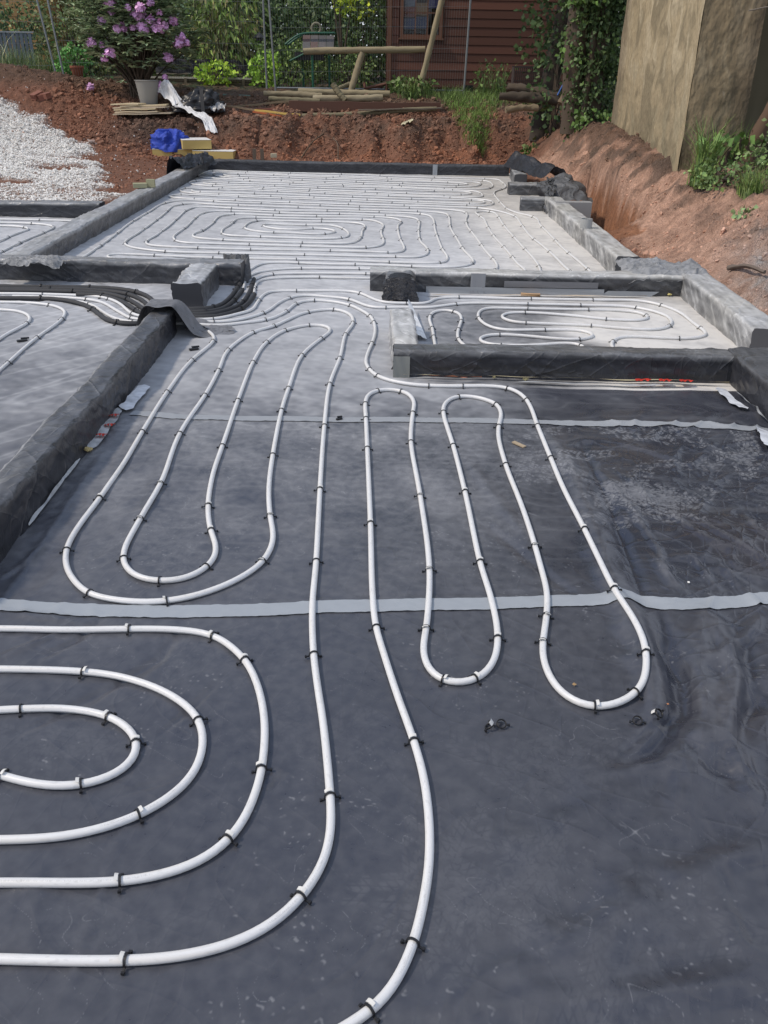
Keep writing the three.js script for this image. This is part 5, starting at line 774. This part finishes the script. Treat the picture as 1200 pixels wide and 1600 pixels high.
// ---------------------------------------------------------------- right side: tall wall, ivy, trees, plants, rotten wood
{
  const nr = D(1062, 247, 10.2), fr = D(956, 185, 14.8), H = 4.6, y0 = 0.2, L = Math.hypot(fr.x - nr.x, fr.z - nr.z);
  const t = thing('rendered_wall', 'tall weathered tan rendered wall at the top right of the bank', 'wall', [nr.x, y0, nr.z]); t.rotation.y = Math.atan2(-(fr.z - nr.z), fr.x - nr.x);   // local x runs from the near corner away
  const N = 1024; const map = tex(N, N, (u, v) => { const X = u * 4.7, Y = v * 4.6, w = 0.3 * n2(X * 1.5, Y * 1.5), m = fbm(X * 0.95 + w, Y * 0.8 + 3, 5), s = fbm(X * 2.3 + w, Y * 1.1 + 3, 4), f = fbm(X * 14, Y * 9, 3), k = 1 + 0.22 * f; let c = [0.37, 0.30, 0.19]; const mix = (q, w) => { w = clamp(w); c = c.map((e, i) => lerp(e, q[i], w)); }; mix([0.15, 0.128, 0.082], sst(-0.08, 0.3, m + 0.3 * s + 0.12 * f) * 0.55); mix([0.52, 0.44, 0.30], sst(0.0, 0.5, s - 0.5 * m + 0.1 * f) * 0.75); mix([0.14, 0.125, 0.075], sst(1.7, 0.3, Y + 0.5 * m) * (0.25 + 0.9 * s)); mix([0.13, 0.10, 0.075], sst(4.0, 4.5, X) * 0.5); mix([0.58, 0.52, 0.40], sst(0.62, 0.72, fbm(X * 3 + w * 2, Y * 1.6, 3)) * 0.7); return c.map(e => e * k); }, true);
  const bmp = tex(512, 512, (u, v) => { const h = 0.5 + 0.5 * fbm(u * 26, v * 20, 4); return [h, h, h]; }, false);
  const mat = new THREE.MeshPhysicalMaterial({ map, bumpMap: bmp, bumpScale: 0.02, roughness: 0.95, side: THREE.DoubleSide });
  part('long_face', gridGeo(60, 60, (u, v) => [u * L, v * H, -0.02 * fbm(u * 6, v * 6, 3)], null, (a, u, v) => [u, v]), mat, t);
  part('end_face', gridGeo(20, 60, (u, v) => [-0.012 * n2(v * 6, u * 3) - 0.015, v * H, u * 0.62 + 0.002], null, (a, u, v) => [0.75 + u * 0.2, v]), new THREE.MeshPhysicalMaterial({ map, color: new THREE.Color().setRGB(0.68, 0.66, 0.65), bumpMap: bmp, bumpScale: 0.02, roughness: 0.95, side: THREE.DoubleSide }), t, 'end face of the wall, tinted darker for its shade');  // darker copy of the wall material: the end's shade is put into its colour
  part('core', box(L - 0.06, H, 0.55, L / 2 + 0.02, H / 2, 0.33), M(0.2, 0.17, 0.12, 0.95), t);
}
{ // second stone pier behind, seen at the right edge
  const p = D(1130, 200, 11.6); const t = thing('stone_pier', 'narrow greenish stone pier behind the bushes at the right edge', 'pier', [p.x + 0.15, 0.3, p.z]); const g = new THREE.BoxGeometry(0.8, 4.4, 0.5, 10, 40, 6), q = g.attributes.position; for (let i = 0; i < q.count; i++) { const n = 0.03 * n3(q.getX(i) * 4, q.getY(i) * 2, q.getZ(i) * 4); q.setXYZ(i, q.getX(i) + n, q.getY(i), q.getZ(i) + n); } g.computeVertexNormals(); part('shaft', g.translate(0.35, 2.2, 0), M(0.15, 0.13, 0.085, 0.95), t);
}
{ // ivy covered tree
  const c = D(905, 170, 15.6); c.y = groundH(c.x, c.z) - 0.1; const t = thing('ivy_tree', 'tree thickly covered in dark ivy left of the tall wall', 'tree', [c.x, c.y, c.z]);
  part('trunk', merge([bar([[-0.1, 0, 0], [-0.16, 1.6, 0], [-0.1, 4, 0]], 0.17, 12, 0.15), bar([[0.2, 0, 0.1], [0.22, 1.6, 0.05], [0.3, 4, 0]], 0.14, 12, 0.15), bar([[0.02, 0, 0.22], [0.06, 0.8, 0.2], [0.1, 1.8, 0.1]], 0.06, 8, 0.2)]), barkMat, t);
  part('crown', leaves([[0.10, 0.6, 0.05, 0.36, 0.7, 0.35], [0.12, 1.5, 0.05, 0.40, 0.8, 0.4], [0.16, 2.5, 0, 0.55, 0.9, 0.5], [0.34, 1.4, 0.05, 0.26, 1.2, 0.3]], 15000, 0.056, [...DK, [0.03, 0.055, 0.022], [0.045, 0.075, 0.03], MD[0]], { narrow: 0.5, droop: 0.9, up: 0 }), leafMat, t);
  part('crown', leaves([[0.4, 4.2, 0, 1.9, 1.2, 1.6], [0.3, 5.8, -0.3, 2.7, 1.6, 2.2], [2.2, 6.4, -0.3, 2.4, 1.8, 2.0], [1.2, 8.0, 0, 2.6, 1.6, 2.0]], 15000, 0.2, [...DK, MD[0]], { narrow: 0.4, droop: 0.8, up: 0 }), leafMat, t);
  part('trailing_leaves', leaves([[-0.3, 1.15, 0.3, 0.16, 0.2], [-0.2, 2.1, 0.4, 0.25, 0.3], [0.2, 0.2, 0.4, 0.3, 0.22]], 520, 0.075, [[0.06, 0.12, 0.03], [0.08, 0.15, 0.035], MD[0]], { narrow: 0.4, droop: 1 }), leafMat, t);
}
{ const c = D(846, 165, 17.4); c.y = groundH(c.x, c.z) - 0.1; const t = thing('dark_tree', 'dark leaning tree trunk at the right end of the brown shed', 'tree', [c.x, c.y, c.z]); part('trunk', bar([[0, 0, 0], [0.1, 0.8, 0], [0.22, 1.8, 0], [0.32, 3.4, 0]], v => 0.19 - 0.07 * v, 12, 0.15), M(0.055, 0.045, 0.036, 0.95), t);
  part('limb', bar([[0.28, 2.6, 0], [-0.2, 2.75, 0.5], [-0.75, 2.45, 0.9]], v => 0.05 * (1 - 0.7 * v), 6, 0.1), barkMat, t);
  part('crown', leaves([[-0.2, 4.6, -0.2, 2.2, 1.4], [-0.6, 6.4, -0.4, 2.6, 1.7], [0.3, 8.0, -0.4, 2.0, 1.4], [-0.95, 2.42, 0.95, 0.22, 0.1], [-0.2, 2.7, 0.7, 0.4, 0.16], [-1.25, 2.5, 0.95, 0.12, 0.06]], 11000, 0.16, [[0.09, 0.19, 0.04], [0.07, 0.14, 0.03], [0.12, 0.22, 0.05]], { narrow: 0.36, droop: 1.1 }), leafMat, t); }
{ // dark hollow behind the ivy
  bush('dark_shrub', 'dark shrub in the shade between the trunk and the ivy', 'shrub', (() => { const c = D(868, 160, 17); c.y = groundH(c.x, c.z); return c; })(), [[0, 0.8, 0, 0.5, 0.9], [0.2, 2.0, -0.4, 0.8, 1.0]], 2400, 0.09, DK);
}
// grass slope in front of the shed's right half
{
  const f = (x0, x1, y0, y1, d0, d1) => () => { const k = rnd(), p = D(rr(x0, x1), lerp(y0, y1, k), lerp(d0, d1, k)); const y = groundH(p.x, p.z); return [p.x, y - 0.01, p.z]; };
  const g = merge([blades(3600, () => { const k = Math.pow(rnd(), 0.8), c = lerp(745, 735, k), w = lerp(16, 62, k) * (0.6 + 0.4 * rnd()), p = D(c + rr(-w, w), lerp(205, 150, k), lerp(17.0, 19.8, k)); return [p.x, groundH(p.x, p.z) - 0.01, p.z]; }, 0.16, 0.005, [[0.10, 0.17, 0.035], [0.13, 0.20, 0.045], MD[1], [0.07, 0.13, 0.03]], 0.9), blades(1400, f(690, 850, 160, 145, 19.0, 20.5), 0.22, 0.006, [...MD, LT[0]], 0.8), blades(500, f(620, 720, 158, 150, 19.4, 20), 0.22, 0.006, MD, 0.7)]);
  const m = solo('grass', g, leafMat, 'long green grass spilling down the bank below the shed', 'grass'); m.userData.kind = 'stuff';
}
[[640, 152, 19.6, 'strappy green weed at the foot of the leaning pole', 0.32], [618, 148, 20, 'small green weed at the left foot of the shed', 0.22], [663, 148, 19.9, 'broad leafed grey green weed right of the leaning pole', 0.22], [770, 140, 20.2, 'tall nettles in front of the shed at the right', 0.5], [838, 176, 16.6, 'low green ivy leaves at the foot of the rotten logs', 0.16]].forEach(([x, y, d, l, h], i) => { const c = D(x, y, d); c.y = groundH(c.x, c.z); const t = thing('weed', l, 'plant', [c.x, c.y, c.z]); part('foliage', merge([leaves([[0, h * 0.7, 0, h * 0.9, h * 0.6]], 150, 0.09, [...MD, LT[2]], { narrow: 0.3, droop: 0.8 }), blades(90, () => [rr(-h, h) * 0.5, 0, rr(-0.1, 0.1)], h * 1.4, 0.008, [...MD, LT[0]], 0.7)]), leafMat, t); });
{ // rotten wood, crate, post, blue pole
  const rot = [M(0.10, 0.078, 0.058, 0.95), M(0.075, 0.06, 0.046, 0.95), M(0.24, 0.19, 0.12, 0.9)];
  const rl = (l, a, b, r, m) => shadow(solo('rotten_log', bar([a, a.clone().lerp(b, 0.5).add(new THREE.Vector3(0, 0.02, 0)), b], r, 10, 0.3, 16), m, l, 'log'));
  rl('rotten log on top of the pile at the foot of the ivy', fp(792, 136, 17.2), fp(872, 152, 17.0), 0.075, rot[0]); rl('long dark rotten log in the middle of the pile by the ivy', fp(780, 150, 16.9), fp(872, 158, 16.8), v => 0.055 + 0.03 * Math.sin(v * 3), rot[1]); rl('pale split log lowest of the pile by the ivy', fp(790, 172, 16.4), fp(840, 169, 16.5), 0.055, rot[2]);
  const p = fp(826, 122, 17.8), t = thing('plastic_crate', 'dark brown grid sided crate on top of the rotten logs', 'crate', [p.x, p.y - 0.12, p.z]), bits = []; const W = 0.58, Hh = 0.3, Dd = 0.34; bits.push(box(W, 0.03, Dd, 0, 0.015, 0)); for (const s of [-1, 1]) { bits.push(box(W + 0.02, 0.03, 0.02, 0, Hh, s * Dd / 2)); for (let i = 0; i <= 16; i++) bits.push(box(0.012, Hh - 0.03, 0.012, -W / 2 + W * i / 16, Hh / 2, s * Dd / 2)); for (let j = 1; j < 4; j++) bits.push(box(W, 0.01, 0.008, 0, Hh * j / 4, s * Dd / 2)); bits.push(box(0.02, Hh, Dd - 0.02, s * W / 2, Hh / 2, 0)); } part('body', merge(bits), M(0.05, 0.036, 0.034, 0.7), t);
  shadow(solo('old_post', bar([fp(877, 163, 15.9), fp(887, 145, 15.95), fp(897, 128, 16)], 0.075, 8, 0.1), M(0.16, 0.12, 0.08, 0.9), 'short mossy post slanting below the blue pole', 'post'));
  shadow(solo('blue_pole', bar([fp(871, 149, 15.8), fp(896, 102, 16)], 0.014, 8), M(0.02, 0.10, 0.36, 0.5), 'thin blue pole leaning against the ivy', 'pole'));
}
// plants at the foot of the tall wall
{
  const at = (px, py, d) => { const p = D(px, py, d); p.y = groundH(p.x, p.z) - 0.02; return p; };
  const tuft = (l, px, py, d, n, h, w, cols) => { const c = at(px, py, d), t = thing('grass_tuft', l, 'grass tuft', [c.x, c.y, c.z]); part('blades', blades(n, () => [rr(-0.1, 0.1), 0, rr(-0.1, 0.1)], h, w, cols, 0.8), leafMat, t); };
  tuft('tuft of sword-like leaves at the near foot of the tall wall', 1100, 262, 9.6, 110, 0.62, 0.011, [...MD, LT[0], LT[2]]); tuft('grass tuft below the sword-like leaves on the bank edge', 1098, 262, 9.2, 170, 0.28, 0.006, [...MD, LT[0]]); tuft('grass tuft at the right edge under the shrubs', 1180, 275, 8.4, 260, 0.34, 0.006, [...MD, ...LT]); tuft('thin grass leaning out at the right edge below the tree trunk', 1150, 215, 10.2, 90, 0.5, 0.007, [...MD, LT[1]]);
  bush('leafy_shrub', 'bush of broad light green leaves in front of the dark wall end', 'shrub', at(1142, 222, 9.9), [[0, 0.22, 0, 0.24, 0.14], [0.1, 0.30, 0.05, 0.2, 0.1]], 110, 0.10, [[0.11, 0.20, 0.06], [0.09, 0.17, 0.05], MD[1]], { narrow: 0.48, droop: 0.6 });
  bush('leafy_shrub', 'grey green bush spilling over the bank edge at the right', 'shrub', at(1135, 262, 9.0), [[0, 0.08, 0, 0.30, 0.13], [0.25, 0.12, 0.05, 0.26, 0.14], [-0.1, 0.03, 0.12, 0.22, 0.08]], 900, 0.042, [[0.10, 0.17, 0.06], [0.14, 0.21, 0.07], MD[0], DK[2]], { narrow: 0.42, droop: 0.7 });
  bush('leafy_shrub', 'green bush at the right edge of the picture below the trunk', 'shrub', at(1195, 235, 9.2), [[0.1, 0.15, 0, 0.24, 0.2], [0.3, 0.4, 0, 0.25, 0.2]], 700, 0.05, [...MD, DK[2]], { narrow: 0.4 });
  bush('leafy_shrub', 'dark bush behind the trunk at the top right', 'shrub', at(1200, 180, 11.4), [[0.5, 0.8, 0, 0.5, 0.8], [0.9, 2.0, 0, 0.8, 0.9]], 2200, 0.07, DK, { narrow: 0.4 });
  bush('low_plant', 'small pale green plant alone on the right bank', 'plant', at(1172, 297, 7.9), [[0, 0.05, 0, 0.10, 0.05]], 60, 0.05, [[0.13, 0.2, 0.09]], { stems: 2, stemR: 0.005 });
  const c = at(1172, 222, 9.8), t = thing('slanting_tree', 'slanting brown tree trunk with bare twigs at the right edge', 'tree', [c.x, c.y, c.z]);
  part('trunk', bar([[0, -0.05, 0], [0.08, 0.35, 0], [0.18, 0.62, 0], [0.22, 1.2, -0.05], [0.26, 2.4, 0], [0.6, 4.6, 0.1]], v => 0.075 - 0.035 * v, 10, 0.15), M(0.12, 0.075, 0.05, 0.95), t);
  part('crown', leaves([[0.9, 4.6, 0.2, 1.6, 1.2, 1.8], [0.4, 6.0, -0.2, 2.0, 1.4, 2.2], [1.4, 7.2, -0.6, 1.8, 1.3, 2.0]], 11000, 0.15, [...DK, ...MD], { narrow: 0.4, droop: 0.8 }), leafMat, t);
  part('branch', merge([bar([[0.2, 0.8, 0], [0.15, 1.5, 0.05], [0.05, 2.2, 0.1]], 0.012, 5, 0.1), bar([[0.16, 1.3, 0.05], [-0.05, 1.45, 0.1], [-0.3, 1.42, 0.1]], 0.007, 5), bar([[0.0, 1.44, 0.1], [-0.12, 1.6, 0.12], [-0.3, 1.7, 0.1]], 0.005, 5), bar([[-0.1, 0.1, 0.2], [0.15, 0.3, 0.25], [0.4, 0.5, 0.2]], 0.008, 5)]), M(0.2, 0.17, 0.14, 0.9), t);
  const b0 = at(1150, 358, 7.0), b1 = D(1205, 378, 6.6); b1.y = groundH(b1.x, b1.z) + 0.05; b0.y += 0.06; shadow(solo('broken_branch', bar([b0, b0.clone().lerp(b1, 0.5).add(new THREE.Vector3(0, 0.035, 0.02)), b1], v => 0.02 - 0.006 * v, 7, 0.35), M(0.15, 0.12, 0.1, 0.95), 'broken grey branch stub lying on the right bank', 'branch'));
}
// ---------------------------------------------------------------- loose plastic, blocks and scraps on and beside the walls
const blk = new THREE.MeshPhysicalMaterial({ color: new THREE.Color().setRGB(0.024, 0.026, 0.033), roughness: 0.45, bumpMap: plasticBump, bumpScale: 0.012, side: THREE.DoubleSide }), blkDusty = new THREE.MeshPhysicalMaterial({ color: new THREE.Color().setRGB(0.10, 0.105, 0.115), roughness: 0.5, bumpMap: plasticBump, bumpScale: 0.012, side: THREE.DoubleSide }), dusty = M(0.27, 0.28, 0.295, 0.65, { bumpMap: plasticBump, bumpScale: 0.012 });
const crump = (u, v, s, k = 1) => k * (0.03 * n3(u * 0.9 + s, v * 0.9, s) + 0.034 * (1 - Math.abs(n3(u * 1.3 + s + 0.4 * n2(u * 1.4, v * 1.4), v * 1.0, s * 2))) ** 4 + 0.016 * (1 - Math.abs(n3(u * 2.6 + v, v * 2.2 - u, s * 3))) ** 5 + 0.006 * (1 - Math.abs(n3(u * 5 - v * 2, v * 4 + u * 2, s))) ** 4);
{
  // grey block of the chimney base
  const a = D(876, 330, 10.25), b = D(916, 330, 10.25); const t = thing('concrete_block', 'bare grey concrete block wall end beside the pit on the right', 'concrete block', [(a.x + b.x) / 2, -0.3, -10.33]); part('block', new THREE.BoxGeometry(b.x - a.x + 0.12, 0.47, 0.14, 6, 4, 2).translate(0, 0.235, 0), M(0.30, 0.305, 0.31, 0.9), t); part('mortar_joint', box(b.x - a.x + 0.125, 0.01, 0.145, 0, 0.2, 0), M(0.22, 0.22, 0.22, 0.95), t);
  // crumpled sheets on top
  const p = G(880, 292, 0.2); cloth('crumpled_sheet', 'grey crumpled plastic sheet heaped over the outer chimney block', 'plastic sheet', (u, v) => { const x = lerp(-0.26, 0.34, u), z = lerp(-0.5, 0.35, v); return [p.x + x + 0.06 * n2(v * 4, u * 3), 0.15 + 0.16 * Math.exp(-(((u - 0.5) / 0.3) ** 2) - (((v - 0.35) / 0.35) ** 2)) - 0.12 * sst(0.75, 1, u) - 0.10 * sst(0.8, 1, v) + crump(u * 1.6, v * 1.6, 3, 1.0), p.z + z]; }, blkDusty, 60, 60);
  const q0 = G(806, 262, 0.15), q1 = G(872, 284, 0.15); cloth('crumpled_sheet', 'black fold of plastic running along behind the chimney blocks', 'plastic sheet', (u, v) => { const x = lerp(q0.x, q1.x, u), z = lerp(q0.z, q1.z, u); return [x + (v - 0.5) * 0.35, 0.15 + 0.22 * Math.sin(Math.PI * v) * (0.8 + 0.4 * n2(u * 4, 2)) + crump(u * 2, v, 8, 0.8), z + (v - 0.5) * 0.25]; }, blk, 70, 24);
  const f0 = G(860, 290, 0.16), f1 = G(851, 330, 0.02); cloth('plastic_strip', 'twisted strip of plastic hanging between the two chimney blocks', 'plastic sheet', (u, v) => { const p = f0.clone().lerp(f1, v); return [p.x + (u - 0.5) * (0.16 - 0.08 * v) + 0.02 * n2(v * 6, 1), lerp(0.27, 0.01, v) + 0.05 * Math.sin(v * 3) + 0.02 * n2(u * 4, v * 9), p.z + 0.10 + 0.05 * n2(u * 5, v * 5)]; }, blkDusty, 12, 40);
  // pipe stub on the right wall
  const s = G(912, 357, 0.16), st = thing('pipe_stub', 'short grey pipe stub standing on the dusty right wall', 'pipe stub', [s.x + 0.02, 0.165, s.z]); part('tube', new THREE.LatheGeometry([[0.05, 0], [0.055, 0], [0.055, 0.085], [0.047, 0.085], [0.047, 0.01]].map(a => new THREE.Vector2(...a)), 20), M(0.33, 0.34, 0.34, 0.8), st);
  // folded sheet over the corner between the far room wall and the small room wall
  const c0 = G(985, 430, 0.16), c1 = G(1108, 425, 0.16); cloth('folded_sheet', 'rumpled grey plastic folded over the corner of the right walls', 'plastic sheet', (u, v) => { const x = lerp(c0.x, c1.x + 0.02, u), z = lerp(c1.z - 0.34, c0.z - 0.03, v), edge = 0.45 * sst(0.88, 1, v); return [x, 0.172 + 0.018 * Math.sin(u * 7 + v * 2) * (1 - v) - edge * 0.13 + crump(u * 2.4, v * 1.6, 5, 0.6) - 0.05 * sst(0.9, 1, u) - 0.03 * sst(0.12, 0, u), z + edge * 0.02]; }, dusty, 70, 50);
  // black drape over the small wall stub
  const k = w7s; cloth('hanging_flap', 'black plastic flap draped over the wall stub by the small room doorway', 'plastic sheet', (u, v) => { const x = lerp(-0.02, 0.22, u), over = v < 0.35 ? v / 0.35 : 1, down = v > 0.35 ? (v - 0.35) / 0.65 : 0, w = 1 + 0.12 * down; return [k.x + 0.1 + (x - 0.1) * w + 0.012 * n2(v * 6, u * 8), 0.172 - 0.15 * down - 0.06 * Math.pow(Math.abs(u - 0.5) * 2, 3), lerp(k.z - 0.14, k.z + 0.012, over) + 0.05 * down + 0.012 * Math.sin(u * 14) * down]; }, blk, 40, 40);
  // flap of the left wall's end hanging over the conduits
  const e = new THREE.Vector3(w5b.x - 0.062, 0, w5b.z - 0.02);
  cloth('hanging_flap', 'dusty grey plastic flap spreading from the grey wall end over the conduits', 'plastic sheet', (u, v) => {
    const A = u * 2 * Math.PI, ca = Math.cos(A), sa = Math.sin(A), right = sst(-0.1, 0.9, ca) * sst(1.0, 0.2, sa) , Rr = lerp(0.185, 0.40, right) * (1 + 0.12 * n2(ca * 1.5 + 4, sa * 1.5)), x = ca * Rr * v, z = sa * Rr * v * lerp(1, 0.75, right);
    const dx = Math.max(Math.abs(x) - 0.075, 0), dz = Math.max(-z, 0), d = Math.hypot(dx, dz), fall = lerp(0.11, 0.17, right);
    return [e.x + x, 0.034 * sst(0.5, 0.1, d / 0.4) + 0.002 + 0.158 * (1 - sst(0.0, fall, d)) + 0.006 + crump(u * 3, v * 1.2, 9, 0.35) * sst(0.02, 0.1, d) + floorH(e.x + x, e.z + z), e.z + z];
  }, M(0.17, 0.175, 0.19, 0.5, { bumpMap: plasticBump, bumpScale: 0.008 }), 120, 40);
  // white foam edge strip lying by the pale wall
  const w0 = G(640, 475, 0.05), w1 = G(654, 530, 0.01); cloth('foam_strip', 'white foam edging strip with a cut end beside the pale wall', 'foam strip', (u, v) => { const p = w0.clone().lerp(w1, v), q = lerp(0.02, 0.085, v); return [p.x + (u - 0.5) * q * 1.2, lerp(0.07, 0.028, v) + 0.008 * (v > 0.9 && Math.abs(u - 0.5) < 0.2 ? 1 : 0) + (u - 0.5) * -0.03, p.z]; }, M(0.74, 0.76, 0.78, 0.7), 8, 24);
  const edge = (name, label, marks, w, mat, y = 0.006) => { const c = new THREE.CatmullRomCurve3(marks.map(m => G(m[0], m[1]))), n = 60, pp = c.getSpacedPoints(n); return cloth(name, label, 'edging strip', (u, v, i, j) => { const a = pp[Math.max(0, j - 1)], b = pp[Math.min(n, j + 1)], o = pp[j], tx = b.x - a.x, tz = b.z - a.z, l = Math.hypot(tx, tz), s = (u - 0.5) * w * (1 + 0.3 * n2(v * 2.6 + w * 90, 2)) * Math.min(1, 0.2 + 12 * v * (1 - v)); const x = o.x - tz / l * s, z = o.z + tx / l * s; return [x, floorH(x, z) + y + 0.008 + 0.006 * u * (1 + n2(v * 2.5, 4)), z]; }, mat, 4, n); };
  const foil = M(0.42, 0.44, 0.46, 0.5), redp = M(0.50, 0.035, 0.02, 0.6), cream = M(0.50, 0.45, 0.30, 0.85), white = M(0.62, 0.65, 0.70, 0.55);
  edge('edging_strip', 'silver edging strip with red marks at the foot of the grey wall', [[186, 642], [172, 664], [156, 688], [140, 708]], 0.045, foil); edge('edging_strip', 'ragged silver edging along the near foot of the grey wall', [[126, 722], [106, 748], [83, 778], [60, 806], [46, 826]], 0.010, foil);
  [[179, 656, 0], [173, 672, 0.2], [160, 688, -0.1]].forEach(([x, y], i) => edge('red_mark', ['top red mark on the silver edging by the grey wall', 'middle red mark on the silver edging by the grey wall', 'lowest red mark on the silver edging by the grey wall'][i], [[x - 9, y + 1], [x, y], [x + 9, y - 0.5]], 0.035, redp, 0.017));
  edge('white_sheet_scrap', 'smooth pale sheet poking out between the grey wall and left pipe', [[228, 606], [212, 625], [195, 645]], 0.07, white, 0.008);
  edge('edging_strip', 'silver and cream edging along the foot of the black shiny wall', [[800, 601], [900, 603], [1000, 605], [1085, 607]], 0.03, foil, 0.006); edge('foam_bead', 'cream foam bead along the base of the black shiny wall', [[630, 592], [760, 595], [900, 598], [1010, 600], [1138, 605]], 0.022, cream, 0.014);
  [[808, 0], [876, 0], [938, 0]].forEach(() => 0);
  [[1003, 601.5, 12], [1037, 603, 9], [1070, 604, 10]].forEach(([x, y, w], i) => edge('red_mark', ['left red mark on the edging of the black shiny wall', 'middle red mark on the edging of the black shiny wall', 'right red mark on the edging of the black shiny wall'][i], [[x - w, y], [x, y + 0.5], [x + w, y]], 0.045, redp, 0.022));
  edge('edging_strip', 'orange red thin edging at the left foot of the black shiny wall', [[660, 596], [700, 598], [752, 600]], 0.012, M(0.45, 0.17, 0.09, 0.7), 0.022);
  edge('white_sheet_scrap', 'pale curved scrap beside the black wall at the right edge', [[1122, 610], [1140, 628], [1165, 645]], 0.06, white, 0.006); edge('white_sheet_scrap', 'white scrap with red corner at the right edge below the tape', [[1188, 676], [1196, 690], [1206, 704]], 0.07, white, 0.008); edge('edging_strip', 'thin silver edging along the foot of the black wall at the right edge', [[1148, 618], [1172, 640], [1204, 670]], 0.014, foil, 0.014);
  edge('edging_strip', 'pale sandy edging along the foot of the dark wall between the rooms', [[665, 463.5], [760, 464], [900, 465], [1010, 466]], 0.035, M(0.5, 0.42, 0.32, 0.9), 0.005);
  // foam crumbs and little offcuts
  const crumb = (label, px, py, s, col) => { const p = G(px, py), b = solo('foam_crumb', pebble(px, 0.6), M(...col, 0.9), label, 'foam crumb'); b.position.set(p.x, floorH(p.x, p.z) + s * 0.5 + 0.004, p.z); b.scale.set(s, s * 0.8, s); b.rotation.y = px; };
  const Y = [0.55, 0.48, 0.2]; crumb('yellow foam lump at the foot of the grey left wall', 138, 708, 0.024, [0.42, 0.34, 0.16]); crumb('cream crumb on the far right floor of the small room', 1046, 464, 0.022, Y); crumb('small cream crumb left of the other in the small room corner', 1012, 463, 0.014, Y); crumb('cream crumb below the black shiny wall near its middle', 821, 596, 0.02, [0.55, 0.5, 0.28]); crumb('cream crumb below the black shiny wall left of the other', 772, 594, 0.012, [0.55, 0.5, 0.28]); crumb('tiny white crumb in the dark right part of the sheet', 1076, 909, 0.006, [0.75, 0.75, 0.72]); crumb('brown crumbs inside the bottom right pipe loop', 897, 1073, 0.007, [0.36, 0.24, 0.12]); crumb('tiny orange crumb near the two loose clips', 1043, 1103, 0.004, [0.45, 0.2, 0.1]);
  plank('small splinter of wood on the sheet between the pipe loops', G(802, 690, 0.012), G(820, 697, 0.012), 0.02, 0.005, M(0.40, 0.32, 0.22, 0.8), 'wood_splinter', 'splinter'); plank('thin tan offcut at the foot of the dark wall between the rooms', G(814, 459.5, 0.012), G(844, 460.5, 0.012), 0.03, 0.02, M(0.55, 0.36, 0.2, 0.8), 'wood_offcut', 'offcut');
  // black scraps and bits on the wall
  [[303, 547, 'black scrap beside the left pipe below the conduit end', 0.055], [297, 526, 'black scrap lying on the dusty flap', 0.05], [530, 656, 'small dark scrap on the narrow tape', 0.03], [35, 535, 'pair of black scraps on the left room floor', 0.06]].forEach(([x, y, l, s]) => { const p = G(x, y), b = solo('black_scrap', merge([box(s, 0.008, s * 0.35).rotateY(0.5), box(s * 0.8, 0.007, s * 0.3, s * 0.3, 0.003, -s * 0.6).rotateY(0.4)]), clipMat, l, 'plastic scrap'); b.position.set(p.x, floorH(p.x, p.z) + (x === 297 ? 0.05 : 0.008), p.z); });
  { const p = G(219, 293, 0.16), b = solo('wall_offcut', merge([box(0.16, 0.05, 0.1).rotateY(0.3), box(0.1, 0.09, 0.05, 0.12, 0.02, -0.05)]), M(0.36, 0.35, 0.22, 0.9), 'cream and grey offcut lying on top of the left far room wall', 'offcut'); b.position.set(p.x, 0.185, p.z); }
  { const a = G(268, 262, 0.18), b = G(322, 252, 0.18); cloth('crumpled_sheet', 'black bunched plastic at the far left corner beside the foam boards', 'plastic sheet', (u, v) => { const p = a.clone().lerp(b, u); return [p.x - 0.15 + v * 0.35, 0.17 + 0.12 * Math.sin(Math.PI * v) - 0.2 * sst(0.75, 1, 1 - v) + crump(u * 2, v * 2, 12, 1.4), p.z + (v - 0.5) * 0.3]; }, blk, 40, 24); }
  { const a = G(8, 405, 0.17), b = G(96, 409, 0.17); cloth('crumpled_sheet', 'dark fold of plastic where the left far room wall meets the crinkled wall', 'plastic sheet', (u, v) => { const p = a.clone().lerp(b, u), e = sst(0.12, 0, v) + sst(0.86, 1, v) + sst(0.1, 0, u) + sst(0.9, 1, u); return [p.x, 0.172 + crump(u * 2, v * 2, 15, 0.55) - 0.03 * Math.min(1, e), p.z - 0.10 + v * 0.2]; }, dusty, 50, 30); }
  { const k = G(372, 440); cloth('hanging_flap', 'dark pointed flap of plastic on the end of the crinkled left wall', 'plastic sheet', (u, v) => { const q = Math.sin(Math.PI * u); return [k.x - 0.12 + u * 0.2 + 0.03 * v, lerp(0.19, 0.02, v) + 0.01 * n2(u * 6, v * 6), k.z + 0.01 + 0.10 * v * q - 0.1 * (1 - v) + 0.015 * Math.sin(u * 16)]; }, blkDusty, 30, 24); }
}
renderer.render(scene, camera);
